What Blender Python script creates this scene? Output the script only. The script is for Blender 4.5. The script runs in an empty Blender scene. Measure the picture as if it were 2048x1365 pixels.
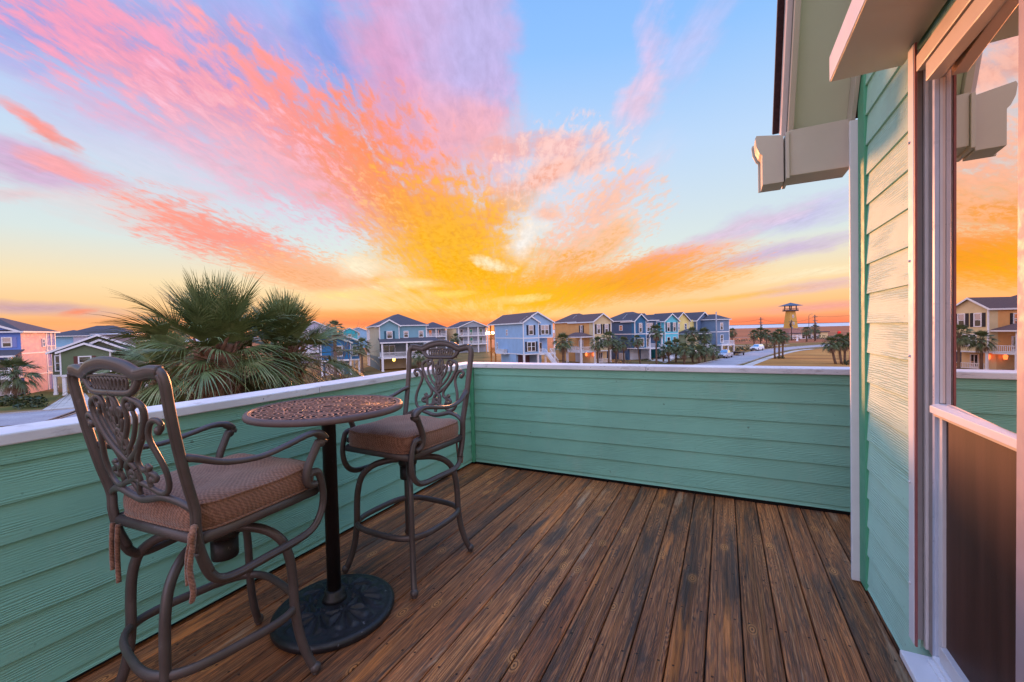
import bpy, bmesh, math, random
import numpy as np
from mathutils import Vector, Matrix

PI = math.pi
R_ = math.radians
scene = bpy.context.scene
COL = scene.collection
random.seed(7)

# ------------------------------------------------------------------ camera
EYE = 1.4                         # metres above the deck
YAW, PITCH, ROLL = 26.6, -1.4, 1.4
F_PX = 850.0                      # focal length for a 2048 px wide picture
GROUND = -6.0                     # street level below the deck
cam_d = bpy.data.cameras.new('camera')
cam_d.sensor_width = 36.0
cam_d.lens = 36.0 * F_PX / 2048.0
cam_d.clip_start = 0.05
cam_d.clip_end = 30000.0
cam = bpy.data.objects.new('camera', cam_d)
COL.objects.link(cam)
_y, _p, _r = R_(YAW), R_(PITCH), R_(ROLL)
FW = Vector((-math.sin(_y) * math.cos(_p), math.cos(_y) * math.cos(_p), math.sin(_p)))
_rt = FW.cross(Vector((0, 0, 1))).normalized()
_up = _rt.cross(FW)
RT = _rt * math.cos(_r) - _up * math.sin(_r)
UP = _up * math.cos(_r) + _rt * math.sin(_r)
cam.matrix_world = Matrix(((RT.x, UP.x, -FW.x, 0), (RT.y, UP.y, -FW.y, 0), (RT.z, UP.z, -FW.z, EYE), (0, 0, 0, 1)))
scene.camera = cam
CAMP = Vector((0, 0, EYE))

def ray(x, y):
    return FW + RT * ((x - 1024.0) / F_PX) - UP * ((y - 682.5) / F_PX)
def on_ground(x, y, z=GROUND):
    d = ray(x, y)
    return CAMP + d * ((z - EYE) / d.z)
def at_depth(x, y, dep):
    return CAMP + ray(x, y) * dep
def foot(x, dep, z=GROUND):
    """ground point straight below the column x at a depth."""
    p = CAMP + ray(x, 682.5) * dep
    return Vector((p.x, p.y, z))

# ------------------------------------------------------------------ colour
def lin(r, g, b):
    def f(c):
        c /= 255.0
        return c / 12.92 if c <= 0.04045 else ((c + 0.055) / 1.055) ** 2.4
    return (f(r), f(g), f(b), 1.0)

# ------------------------------------------------------------------ node helper
class NT:
    def __init__(s, tree):
        s.t = tree
    def n(s, kind, **kw):
        nd = s.t.nodes.new(kind)
        ins = kw.pop('ins', None)
        for k, v in kw.items():
            setattr(nd, k, v)
        if ins:
            for k, v in ins.items():
                s.put(nd.inputs[k], v)
        return nd
    def put(s, sock, v):
        if isinstance(v, bpy.types.NodeSocket):
            s.t.links.new(v, sock)
        else:
            sock.default_value = v
    def math(s, op, a, b=0.0, c=0.0, clamp=False):
        nd = s.t.nodes.new('ShaderNodeMath')
        nd.operation = op
        nd.use_clamp = clamp
        s.put(nd.inputs[0], a); s.put(nd.inputs[1], b); s.put(nd.inputs[2], c)
        return nd.outputs[0]
    def vmath(s, op, a, b=(0, 0, 0)):
        nd = s.t.nodes.new('ShaderNodeVectorMath')
        nd.operation = op
        s.put(nd.inputs[0], a)
        if op == 'SCALE':
            s.put(nd.inputs['Scale'], b)
        else:
            s.put(nd.inputs[1], b)
        return nd.outputs[0]
    def mix(s, fac, a, b, blend='MIX'):
        nd = s.t.nodes.new('ShaderNodeMix')
        nd.data_type = 'RGBA'
        nd.blend_type = blend
        s.put(nd.inputs[0], fac); s.put(nd.inputs[6], a); s.put(nd.inputs[7], b)
        return nd.outputs[2]
    def step(s, v, lo, hi, a=0.0, b=1.0, kind='SMOOTHSTEP'):
        nd = s.t.nodes.new('ShaderNodeMapRange')
        nd.interpolation_type = kind
        s.put(nd.inputs[0], v)
        for i, q in ((1, lo), (2, hi), (3, a), (4, b)):
            s.put(nd.inputs[i], q)
        return nd.outputs[0]
    def noise(s, vec, scale, detail=4.0, rough=0.5, dist=0.0, dim='3D', out=0):
        nd = s.t.nodes.new('ShaderNodeTexNoise')
        nd.noise_dimensions = dim
        s.put(nd.inputs['Vector'], vec)
        s.put(nd.inputs['Scale'], scale); s.put(nd.inputs['Detail'], detail)
        s.put(nd.inputs['Roughness'], rough); s.put(nd.inputs['Distortion'], dist)
        return nd.outputs[out]
    def ramp(s, fac, stops, interp='LINEAR'):
        nd = s.t.nodes.new('ShaderNodeValToRGB')
        cr = nd.color_ramp
        cr.interpolation = interp
        while len(cr.elements) < len(stops):
            cr.elements.new(0.5)
        for e, (p, c) in zip(cr.elements, stops):
            e.position = p
            e.color = c
        s.put(nd.inputs[0], fac)
        return nd.outputs[0]
    def sep(s, v):
        nd = s.t.nodes.new('ShaderNodeSeparateXYZ')
        s.put(nd.inputs[0], v)
        return nd.outputs
    def comb(s, x, y, z):
        nd = s.t.nodes.new('ShaderNodeCombineXYZ')
        s.put(nd.inputs[0], x); s.put(nd.inputs[1], y); s.put(nd.inputs[2], z)
        return nd.outputs[0]
    def mapping(s, v, loc=(0, 0, 0), rot=(0, 0, 0), scale=(1, 1, 1), kind='POINT'):
        nd = s.t.nodes.new('ShaderNodeMapping')
        nd.vector_type = kind
        s.put(nd.inputs[0], v)
        s.put(nd.inputs[1], loc); s.put(nd.inputs[2], rot); s.put(nd.inputs[3], scale)
        return nd.outputs[0]

# ------------------------------------------------------------------ sky
SUN_AZ = 31.0        # degrees to the left of +Y: where the glow stands
SUN_EL = 4.0
world = bpy.data.worlds.new('World')
scene.world = world
world.use_nodes = True
wt = world.node_tree
wt.nodes.clear()
W = NT(wt)

def az_el(x, y):
    d = ray(x, y)
    return math.degrees(math.atan2(d.x, d.y)), math.degrees(math.atan2(d.z, math.hypot(d.x, d.y)))

# cloud banks: place (where they stand in the sky, read off as picture points and kept as
# compass angle and height), half axes, tilt, colour, strength, softness, raggedness
BANKS = [
 # upper left lavender wash and pink patches
 (420, 130, 640, 260, 12, (188,166,226), .95, .55, .5, 0),
 (80, 60, 260, 110, 10, (150,160,232), .6, .5, .8, 0),
 (655, 90, 95, 190, -14, (128,160,236), .75, .5, .5, 0),
 (880, 120, 190, 330, 4, (208,180,226), .95, .22, .45, 0),
 (960, 60, 110, 220, 4, (190,186,238), .7, .4, .3, 0),
 (760, 130, 110, 260, -18, (226,164,204), .8, .5, .7, 0),
 (860, 260, 190, 150, 10, (240,178,200), .8, .5, .5, 0),
 (230, 90, 360, 100, 22, (226,160,205), .75, .5, 1.3, 1),
 (420, 200, 460, 105, 27, (236,160,190), .85, .5, 1.2, 1),
 (560, 190, 300, 60, 42, (255,158,160), .8, .5, 1.6, 1),
 (300, 250, 320, 40, 22, (232,172,205), .7, .5, .9, 0),
 (380, 330, 520, 150, 22, (238,202,220), .6, .9, .6, 0),
 (260, 400, 420, 90, 14, (240,206,212), .45, .9, .6, 0),
 (1150, 400, 330, 170, -30, (244,214,222), .5, .9, .7, 0),
 # far left
 (70, 330, 270, 70, 14, (214,172,210), .85, .5, .7, 0),
 (110, 262, 190, 28, 32, (255,150,136), .9, .5, 1.0, 0),
 (150, 345, 150, 26, 16, (255,168,164), .8, .5, 1.1, 0),
 (40, 390, 150, 20, 6, (240,190,196), .5, .5, .8, 0),
 # the great fan
 (560, 330, 420, 110, 24, (238,180,196), .8, .5, .8, 0),
 (680, 330, 300, 120, 40, (255,158,152), .92, .5, 1.0, 1),
 (720, 260, 130, 110, 30, (255,150,128), .7, .5, 1.6, 1),
 (960, 300, 150, 150, -20, (250,180,184), .7, .5, .7, 0),
 (790, 410, 300, 125, 36, (255,158,108), .97, .45, .8, 0),
 (880, 400, 160, 120, -10, (255,164,96), .8, .5, 1.0, 1),
 (900, 480, 250, 120, 26, (255,174,52), .97, .5, .8, 0),
 (950, 550, 330, 130, 0, (255,182,20), .97, .5, .7, 0),
 (1000, 420, 140, 60, -30, (255,170,70), .85, .5, .9, 0),
 (1090, 350, 180, 45, -20, (255,172,140), .9, .5, 1.0, 0),
 (1120, 295, 120, 34, -14, (250,184,176), .85, .5, 1.2, 0),
 (1030, 300, 120, 30, -12, (255,170,150), .6, .5, 1.0, 0),
 # little ripple clouds in the fan
 (380, 150, 520, 190, 24, (255,168,182), .75, .5, 0.9, 2),
 (200, 60, 330, 120, 20, (246,160,196), .65, .5, 0.9, 2),
 (620, 290, 330, 190, 38, (255,150,136), .75, .5, 0.9, 2),
 (790, 330, 240, 180, 60, (255,146,96), .75, .5, 0.9, 2),
 (560, 340, 420, 150, 30, (236,196,220), .55, .5, 0.9, 2),
 (900, 470, 300, 160, 20, (255,192,60), .55, .4, 1.0, 2),
 (1120, 330, 220, 110, -20, (255,214,206), .6, .4, 1.0, 2),
 # lower left bank
 (300, 440, 300, 46, 10, (244,204,200), .6, .6, .6, 0),
 (450, 480, 300, 58, 19, (255,166,150), .95, .5, .8, 1),
 (600, 545, 220, 46, 12, (255,172,112), .9, .5, .8, 0),
 (410, 385, 90, 18, 6, (250,190,190), .6, .5, 1.2, 0),
 # right of the gap
 (1150, 520, 190, 70, -30, (255,178,84), .95, .5, .8, 0),
 (1190, 420, 170, 48, -36, (250,192,176), .85, .55, .9, 1),
 (1290, 340, 120, 30, -34, (236,206,222), .5, .6, 1.0, 0),
 (1090, 430, 44, 22, -20, (255,190,160), .8, .5, 1.0, 0),
 (1300, 120, 44, 170, 12, (222,200,238), .8, .6, 1.0, 0),
 (1285, 200, 60, 110, 38, (236,204,226), .8, .6, 1.0, 0),
 (1390, 90, 70, 150, 30, (206,200,244), .6, .6, 1.0, 0),
 # right hand streaks
 (1600, 430, 330, 46, -15, (202,196,234), .85, .55, .7, 0),
 (1450, 470, 280, 26, -20, (226,200,222), .8, .55, .7, 0),
 (1560, 505, 330, 28, -12, (206,184,222), .85, .55, .6, 0),
 (1330, 525, 240, 36, -13, (255,166,140), .9, .55, .7, 0),
 (1230, 570, 360, 60, -7, (255,166,40), .97, .5, .6, 0),
 (1090, 590, 240, 46, -4, (255,196,22), .9, .5, .6, 0),
 (1640, 545, 260, 15, -9, (255,236,196), .85, .6, .6, 0),
 (1620, 575, 230, 17, -8, (226,184,204), .85, .6, .6, 0),
 (1480, 592, 260, 10, -7, (255,196,96), .85, .6, .6, 0),
 (1640, 612, 260, 16, -4, (246,166,160), .8, .6, .5, 0),
 (1600, 636, 300, 14, -2, (255,150,106), .9, .6, .4, 0),
 (450, 470, 330, 90, 19, (255,150,130), .62, .5, 0.9, 2),
 (640, 545, 240, 70, 8, (255,196,150), .6, .35, 1.0, 2),
 (1200, 450, 220, 120, -34, (255,200,170), .6, .4, 1.0, 2),
 (1240, 560, 380, 70, -8, (255,166,56), .5, .4, 1.0, 2),
 # openings of bright sky low down
 (720, 528, 74, 36, 6, (255,238,206), .95, .6, 1.1, 0),
 (690, 586, 130, 20, -2, (255,228,150), .9, .6, 1.0, 0),
 (830, 566, 90, 14, 2, (255,236,170), .8, .6, 1.2, 0),
 (990, 530, 56, 20, 8, (255,240,200), .9, .6, 1.1, 0),
 (1056, 478, 40, 70, 26, (248,242,236), .95, .6, .9, 0),
 (1035, 600, 90, 12, -6, (255,226,140), .85, .6, 1.0, 0),
 (900, 590, 70, 10, 2, (255,222,110), .8, .6, 1.0, 0),
 # along the horizon
 (60, 618, 330, 24, 3, (206,166,176), .95, .6, .3, 0),
 (158, 627, 60, 10, -8, (255,148,108), .9, .6, .7, 0),
 (60, 650, 300, 13, 0, (255,178,110), .8, .6, .3, 0),
 (760, 632, 420, 22, 0, (255,160,84), .85, .6, .4, 0),
 (900, 648, 800, 17, 0, (255,122,74), .8, .6, .3, 0),
 (1600, 642, 420, 15, -1, (255,128,92), .75, .6, .3, 0),
]

tc = W.n('ShaderNodeTexCoord').outputs['Generated']
dirn = W.vmath('NORMALIZE', tc)
dx, dy, dz = W.sep(dirn)
az = W.math('MULTIPLY', W.math('ARCTAN2', dx, dy), 180 / PI)
hor = W.math('SQRT', W.math('ADD', W.math('MULTIPLY', dx, dx), W.math('MULTIPLY', dy, dy)))
el = W.math('MULTIPLY', W.math('ARCTAN2', dz, hor), 180 / PI)
# flat cloud layer: the same noise seen in perspective, streaks running to the glow
zz = W.math('ADD', W.math('MAXIMUM', dz, 0.0), 0.07)
q = W.comb(W.math('DIVIDE', dx, zz), W.math('DIVIDE', dy, zz), 0.0)
qs = W.mapping(q, rot=(0, 0, R_(-28.0)))
streak = W.noise(W.mapping(qs, scale=(2.6, 0.26, 1.0)), 2.8, 9.0, 0.66, 0.5)
ripple = W.noise(W.mapping(qs, scale=(1.7, 0.62, 1.0)), 12.0, 7.0, 0.66, 0.3)
wisp = W.noise(W.mapping(W.comb(az, el, 0.0), scale=(0.05, 0.22, 1.0)), 1.1, 8.0, 0.62, 1.0)
nA = W.math('ADD', W.math('ADD', W.math('MULTIPLY', streak, 0.5), W.math('MULTIPLY', wisp, 0.35)), W.math('MULTIPLY', ripple, 0.15))
nB = W.math('ADD', W.math('MULTIPLY', ripple, 0.6), W.math('MULTIPLY', streak, 0.4))
wz = W.noise(W.mapping(W.comb(az, el, 3.0), scale=(0.09, 0.16, 1.0)), 1.0, 5.0, 0.6, 0.0, out=1)
wob = W.vmath('MULTIPLY', W.vmath('SUBTRACT', wz, (0.5, 0.5, 0.5)), (9.0, 5.0, 0.0))
lowdamp = W.step(el, 0.0, 14.0, 0.25, 1.0)
P = W.vmath('ADD', W.comb(az, el, 0.0), W.vmath('SCALE', wob, lowdamp))

el01 = W.math('DIVIDE', el, 90.0, clamp=True)
front = W.ramp(el01, [(0.0, lin(255,150,104)), (0.03, lin(255,198,136)), (0.065, lin(250,224,178)), (0.115, lin(218,230,228)),
                      (0.24, lin(190,218,250)), (0.36, lin(146,196,254)), (0.55, lin(108,168,252)), (1.0, lin(96,140,220))])
back = W.ramp(el01, [(0.0, lin(176,150,160)), (0.06, lin(214,174,176)), (0.15, lin(208,186,204)), (0.3, lin(184,184,212)),
                     (0.6, lin(168,182,216)), (1.0, lin(160,178,216))])
facing = W.math('COSINE', W.math('MULTIPLY', W.math('ADD', az, SUN_AZ), PI / 180))
sky_c = W.mix(W.step(facing, -0.35, 0.35), back, front)
# unseen sky behind the viewer and overhead, boosted as added fill light
gain = W.math('ADD', W.math('MULTIPLY', W.step(facing, 0.45, -0.5), 1.6), W.step(el, 46.0, 75.0, 1.0, 2.6))
sky_c = W.mix(1.0, sky_c, W.comb(gain, gain, gain), 'MULTIPLY')
# the clear air itself, a trace of it from the physical sky
nish = W.n('ShaderNodeTexSky', sky_type='NISHITA', sun_disc=False, sun_elevation=R_(SUN_EL), sun_rotation=R_(-SUN_AZ))
sky_c = W.mix(0.008, sky_c, nish.outputs[0], 'ADD')

cover = 0.0
for (cx, cy, rx, ry, rot, colr, a, soft, rag, kind) in BANKS:
    c0 = np.array(az_el(cx, cy))
    th = R_(rot)
    e1 = (math.cos(th) * rx, math.sin(th) * rx)
    e2 = (-math.sin(th) * ry, math.cos(th) * ry)
    h = 0.25
    j1 = (np.array(az_el(cx + h * e1[0], cy + h * e1[1])) - c0) / h
    j2 = (np.array(az_el(cx + h * e2[0], cy + h * e2[1])) - c0) / h
    A = np.linalg.inv(np.array([j1, j2]).T)
    u, s, vt = np.linalg.svd(A)
    ang = math.atan2(vt[0, 1], vt[0, 0])
    v = W.mapping(P, loc=(c0[0], c0[1], 0), rot=(0, 0, ang), scale=(1 / s[0], 1 / s[1], 1.0), kind='TEXTURE')
    g = W.n('ShaderNodeTexGradient', gradient_type='SPHERICAL', ins={0: v}).outputs['Fac']
    nn = (nA, nB, ripple)[kind]
    gg = W.math('MULTIPLY_ADD', W.math('SUBTRACT', nn, 0.5), rag * (2.8, 3.4, 4.2)[kind], g)
    gg = W.math('MULTIPLY', gg, W.step(g, 0.0, 0.35))
    if kind == 2:
        gg = W.math('SUBTRACT', gg, 0.22)
    m = W.step(gg, 0.0, 0.05 + soft * 1.75, 0.0, a)
    sky_c = W.mix(m, sky_c, lin(*colr))
    cover = W.math('MAXIMUM', cover, m)
# fine grain of the cloud layer
det = W.math('MULTIPLY_ADD', W.math('MULTIPLY', W.math('SUBTRACT', nB, 0.5), cover), 0.9, 1.0)
bg = W.n('ShaderNodeBackground', ins={'Color': W.mix(1.0, sky_c, W.comb(det, det, det), 'MULTIPLY'), 'Strength': 0.5})
W.n('ShaderNodeOutputWorld', ins={'Surface': bg.outputs[0]})
world.cycles.sampling_method = 'MANUAL'
world.cycles.sample_map_resolution = 512

# ------------------------------------------------------------------ the low sun's glow
sun_d = bpy.data.lights.new('sun', 'SUN')
sun_d.energy = 2.7
sun_d.angle = R_(9.0)
sun_d.color = lin(255, 162, 106)[:3]
sun = bpy.data.objects.new('sun', sun_d)
COL.objects.link(sun)
_sd = Vector((-math.sin(R_(SUN_AZ)) * math.cos(R_(SUN_EL)), math.cos(R_(SUN_AZ)) * math.cos(R_(SUN_EL)), math.sin(R_(SUN_EL))))
sun.rotation_euler = _sd.to_track_quat('Z', 'Y').to_euler()
sun.location = _sd * 50

scene.view_settings.view_transform = 'Standard'
scene.view_settings.look = 'None'
scene.view_settings.exposure = 1.0
scene.view_settings.gamma = 1.0
scene.view_settings.use_curve_mapping = False
scene.cycles.use_denoising = True
scene.cycles.max_bounces = 6
scene.cycles.sample_clamp_indirect = 6.0

# ================================================================== building helpers
class MB:
    """collects faces, then becomes ONE mesh object"""
    def __init__(s):
        s.v = []; s.f = []; s.m = []; s.sm = []
    def add(s, verts, faces, mi=0, smooth=False, M=None):
        o = len(s.v)
        for p in verts:
            p = Vector(p)
            s.v.append(M @ p if M is not None else p)
        for f in faces:
            s.f.append([i + o for i in f]); s.m.append(mi); s.sm.append(smooth)
        return s
    def box(s, x0, x1, y0, y1, z0, z1, mi=0, M=None):
        return s.add([(x0,y0,z0),(x1,y0,z0),(x1,y1,z0),(x0,y1,z0),(x0,y0,z1),(x1,y0,z1),(x1,y1,z1),(x0,y1,z1)],
                     [(0,3,2,1),(4,5,6,7),(0,1,5,4),(1,2,6,5),(2,3,7,6),(3,0,4,7)], mi, False, M)
    def prism(s, poly, a, b, axis=1, mi=0, M=None, cap=True):
        """poly: 2-D outline extruded along axis from a to b (axis 0: poly=(y,z); 1: (x,z); 2: (x,y))"""
        def mk(p, t):
            return (t, p[0], p[1]) if axis == 0 else ((p[0], t, p[1]) if axis == 1 else (p[0], p[1], t))
        n = len(poly)
        vs = [mk(p, a) for p in poly] + [mk(p, b) for p in poly]
        fs = [(i, (i + 1) % n, n + (i + 1) % n, n + i) for i in range(n)]
        if cap:
            fs += [tuple(range(n - 1, -1, -1)), tuple(range(n, 2 * n))]
        return s.add(vs, fs, mi, False, M)
    def tube(s, pts, r, seg=10, mi=0, up=None, flat=1.0, close=False, smooth=True, M=None, cap=True):
        """round (or flattened) bar along a line of points; r a number or list; flat scales across 'up'"""
        pts = [Vector(p) for p in pts]
        n = len(pts)
        rs = r if isinstance(r, (list, tuple)) else [r] * n
        rings = []
        prev = None
        for i, p in enumerate(pts):
            if close:
                t = pts[(i + 1) % n] - pts[i - 1]
            else:
                t = pts[min(i + 1, n - 1)] - pts[max(i - 1, 0)]
            if t.length < 1e-9:
                t = Vector((0, 0, 1))
            t.normalize()
            ref = Vector(up) if up is not None else (prev if prev is not None else (Vector((0, 0, 1)) if abs(t.z) < 0.9 else Vector((1, 0, 0))))
            a = ref - t * ref.dot(t)
            if a.length < 1e-4:
                ref = Vector((1, 0, 0)) if abs(t.x) < 0.9 else Vector((0, 1, 0))
                a = ref - t * ref.dot(t)
            a.normalize()
            if up is None:
                prev = a
            b = t.cross(a)
            rings.append([p + a * (math.cos(2 * PI * k / seg) * rs[i] * flat) + b * (math.sin(2 * PI * k / seg) * rs[i]) for k in range(seg)])
        vs = [q_ for ring in rings for q_ in ring]
        fs = []
        for i in range(n if close else n - 1):
            j = (i + 1) % n
            for k in range(seg):
                fs.append((i * seg + k, i * seg + (k + 1) % seg, j * seg + (k + 1) % seg, j * seg + k))
        if not close and cap:
            fs.append(tuple(range(seg - 1, -1, -1)))
            fs.append(tuple((n - 1) * seg + k for k in range(seg)))
        return s.add(vs, fs, mi, smooth, M)
    def lathe(s, prof, seg=32, c=(0, 0, 0), mi=0, smooth=True, M=None, cap=True):
        vs = []; fs = []
        for (r, z) in prof:
            for k in range(seg):
                a = 2 * PI * k / seg
                vs.append((c[0] + r * math.cos(a), c[1] + r * math.sin(a), c[2] + z))
        for i in range(len(prof) - 1):
            for k in range(seg):
                fs.append((i * seg + k, i * seg + (k + 1) % seg, (i + 1) * seg + (k + 1) % seg, (i + 1) * seg + k))
        if cap:
            fs.append(tuple(range(seg - 1, -1, -1)))
            fs.append(tuple((len(prof) - 1) * seg + k for k in range(seg)))
        return s.add(vs, fs, mi, smooth, M)
    def ball(s, c, r, seg=10, rings=6, mi=0, sc=(1, 1, 1), M=None):
        prof = [(max(1e-4, r * math.sin(PI * i / rings)), -r * math.cos(PI * i / rings)) for i in range(rings + 1)]
        vs = []; fs = []
        for (q_, z) in prof:
            for k in range(seg):
                a = 2 * PI * k / seg
                vs.append((c[0] + q_ * math.cos(a) * sc[0], c[1] + q_ * math.sin(a) * sc[1], c[2] + z * sc[2]))
        for i in range(rings):
            for k in range(seg):
                fs.append((i * seg + k, i * seg + (k + 1) % seg, (i + 1) * seg + (k + 1) % seg, (i + 1) * seg + k))
        return s.add(vs, fs, mi, True, M)
    def build(s, name, mats, parent=None, bevel=0.0, bseg=2):
        me = bpy.data.meshes.new(name)
        me.from_pydata([tuple(p) for p in s.v], [], s.f)
        if not isinstance(mats, (list, tuple)):
            mats = [mats]
        for m in mats:
            me.materials.append(m)
        me.polygons.foreach_set('material_index', s.m)
        me.polygons.foreach_set('use_smooth', s.sm)
        me.update()
        o = bpy.data.objects.new(name, me)
        COL.objects.link(o)
        if parent is not None:
            o.parent = parent
        if bevel > 0:
            b = o.modifiers.new('bevel', 'BEVEL')
            b.width = bevel; b.segments = bseg; b.limit_method = 'ANGLE'; b.angle_limit = R_(40)
        return o

def tag(o, label=None, cat=None, group=None, kind=None):
    if label: o['label'] = label
    if cat: o['category'] = cat
    if group: o['group'] = group
    if kind: o['kind'] = kind
    return o

def thing(name, loc, rz, label, cat, group=None):
    o = bpy.data.objects.new(name, None)
    o.empty_display_size = 0.2
    COL.objects.link(o)
    o.location = loc
    o.rotation_euler = (0, 0, rz)
    return tag(o, label, cat, group)

def copy_tree(o, parent=None):
    c = o.copy()
    COL.objects.link(c)
    if parent is not None:
        c.parent = parent
    for ch in list(o.children):
        copy_tree(ch, c)
    return c

def catmull(pts, n=6, close=False):
    pts = [Vector(p) for p in pts]
    out = []
    m = len(pts)
    for i in range(m if close else m - 1):
        if close:
            p0, p1, p2, p3 = pts[i - 1], pts[i], pts[(i + 1) % m], pts[(i + 2) % m]
        else:
            p0, p1, p2, p3 = pts[max(i - 1, 0)], pts[i], pts[i + 1], pts[min(i + 2, m - 1)]
        for k in range(n):
            t = k / n
            out.append(0.5 * ((2 * p1) + (p2 - p0) * t + (2 * p0 - 5 * p1 + 4 * p2 - p3) * t * t + (3 * p1 - p0 - 3 * p2 + p3) * t ** 3))
    if not close:
        out.append(pts[-1])
    return out

# ------------------------------------------------------------------ materials
def new_mat(name):
    m = bpy.data.materials.new(name)
    m.use_nodes = True
    m.node_tree.nodes.clear()
    N = NT(m.node_tree)
    b = N.n('ShaderNodeBsdfPrincipled')
    N.n('ShaderNodeOutputMaterial', ins={'Surface': b.outputs[0]})
    return m, N, b

def objco(N):
    return N.n('ShaderNodeTexCoord').outputs['Object']

def bump(N, b, h, strength=0.3, dist=0.01):
    nd = N.n('ShaderNodeBump', ins={'Height': h, 'Strength': strength, 'Distance': dist})
    N.t.links.new(nd.outputs[0], b.inputs['Normal'])

def plain(name, colr, rough=0.6, var=0.12, scale=3.0, metal=0.0, spec=0.5, bmp=0.0, bscale=40.0):
    """paint or plain surface with a little wear and unevenness"""
    m, N, b = new_mat(name)
    c = colr if len(colr) == 4 else lin(*colr)
    co = objco(N)
    n1 = N.noise(co, scale, 6.0, 0.6)
    lo = tuple(x * (1 - var) for x in c[:3]) + (1,)
    hi = tuple(min(1, x * (1 + var)) for x in c[:3]) + (1,)
    N.put(b.inputs['Base Color'], N.ramp(n1, [(0.3, lo), (0.7, hi)]))
    N.put(b.inputs['Roughness'], N.step(N.noise(co, scale * 4, 4.0), 0.3, 0.7, max(0.03, rough - 0.08), min(1, rough + 0.08)))
    b.inputs['Metallic'].default_value = metal
    b.inputs['Specular IOR Level'].default_value = spec
    if bmp:
        bump(N, b, N.noise(co, bscale, 5.0), bmp, 0.004)
    return m

def siding_mat(name, colr, wide=0, var=0.1, graindir=(1.0, 14.0), bs=0.5):
    """painted fibre-cement board with pressed wood grain; wide: axis the boards run along"""
    m, N, b = new_mat(name)
    c = lin(*colr)
    co = objco(N)
    x, y, z = N.sep(co)
    along = x if wide == 0 else y
    row = N.math('FLOOR', N.math('DIVIDE', N.math('SUBTRACT', z, 0.062), 0.148))
    off = N.n('ShaderNodeTexWhiteNoise', noise_dimensions='1D', ins={'W': row}).outputs[0]
    p = N.comb(N.math('MULTIPLY_ADD', off, 37.0, N.math('MULTIPLY', along, 4.2)), N.math('MULTIPLY', z, 30.0), N.math('MULTIPLY', off, 9.0))
    wv = N.n('ShaderNodeTexWave', wave_type='BANDS', bands_direction='Y', ins={'Vector': p, 'Scale': 1.0, 'Distortion': 8.0, 'Detail': 3.0, 'Detail Scale': 0.9, 'Detail Roughness': 0.6}).outputs['Fac']
    patch = N.step(N.noise(N.comb(N.math('MULTIPLY_ADD', off, 11.0, along), N.math('MULTIPLY', z, 5.0), 0.0), 2.0, 3.0), 0.35, 0.6)
    fine = N.noise(N.comb(N.math('MULTIPLY', along, 12.0), N.math('MULTIPLY', z, 150.0), off), 1.0, 4.0, 0.65)
    h = N.math('ADD', N.math('MULTIPLY', N.math('MULTIPLY', wv, patch), 0.8), N.math('MULTIPLY', fine, 0.5))
    bump(N, b, h, bs, 0.004)
    n1 = N.noise(co, 1.3, 6.0, 0.65)
    lo = tuple(k * (1 - var) for k in c[:3]) + (1,)
    hi = tuple(min(1, k * (1 + var)) for k in c[:3]) + (1,)
    base = N.ramp(n1, [(0.3, lo), (0.7, hi)])
    dirt = N.step(N.noise(N.mapping(co, scale=(9, 9, 9)), 1.6, 2.0), 0.765, 0.79)
    base = N.mix(N.math('MULTIPLY', dirt, 0.5), base, lin(70, 72, 50))
    # nail heads near the lower edge of each board, and faded runs
    zr = N.math('FRACT', N.math('DIVIDE', N.math('SUBTRACT', z, 0.062), 0.148))
    ar = N.math('SUBTRACT', N.math('FRACT', N.math('DIVIDE', N.math('MULTIPLY_ADD', off, 0.03, along), 0.406)), 0.5)
    nd = N.math('SQRT', N.math('ADD', N.math('POWER', N.math('MULTIPLY', ar, 0.406), 2.0), N.math('POWER', N.math('MULTIPLY', N.math('SUBTRACT', zr, 0.17), 0.148), 2.0)))
    base = N.mix(N.math('MULTIPLY', N.step(nd, 0.003, 0.0048, 1.0, 0.0), 0.4), base, lin(70, 110, 92))
    fade = N.noise(N.comb(N.math('MULTIPLY', along, 3.0), N.math('MULTIPLY', z, 0.9), off), 2.0, 6.0, 0.7)
    base = N.mix(N.math('MULTIPLY', N.step(fade, 0.5, 0.72), 0.14), base, lin(176, 190, 172))
    N.put(b.inputs['Base Color'], base)
    b.inputs['Roughness'].default_value = 0.62
    b.inputs['Specular IOR Level'].default_value = 0.35
    return m

# ================================================================== the deck
XL, YE, XW, YC = -2.39, 3.80, 0.645, 2.83     # left parapet face, end parapet face, house wall face, house corner
PH = 1.067                                    # parapet height
CAPT = 0.045
BW = 0.1465                                   # board pitch

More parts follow.
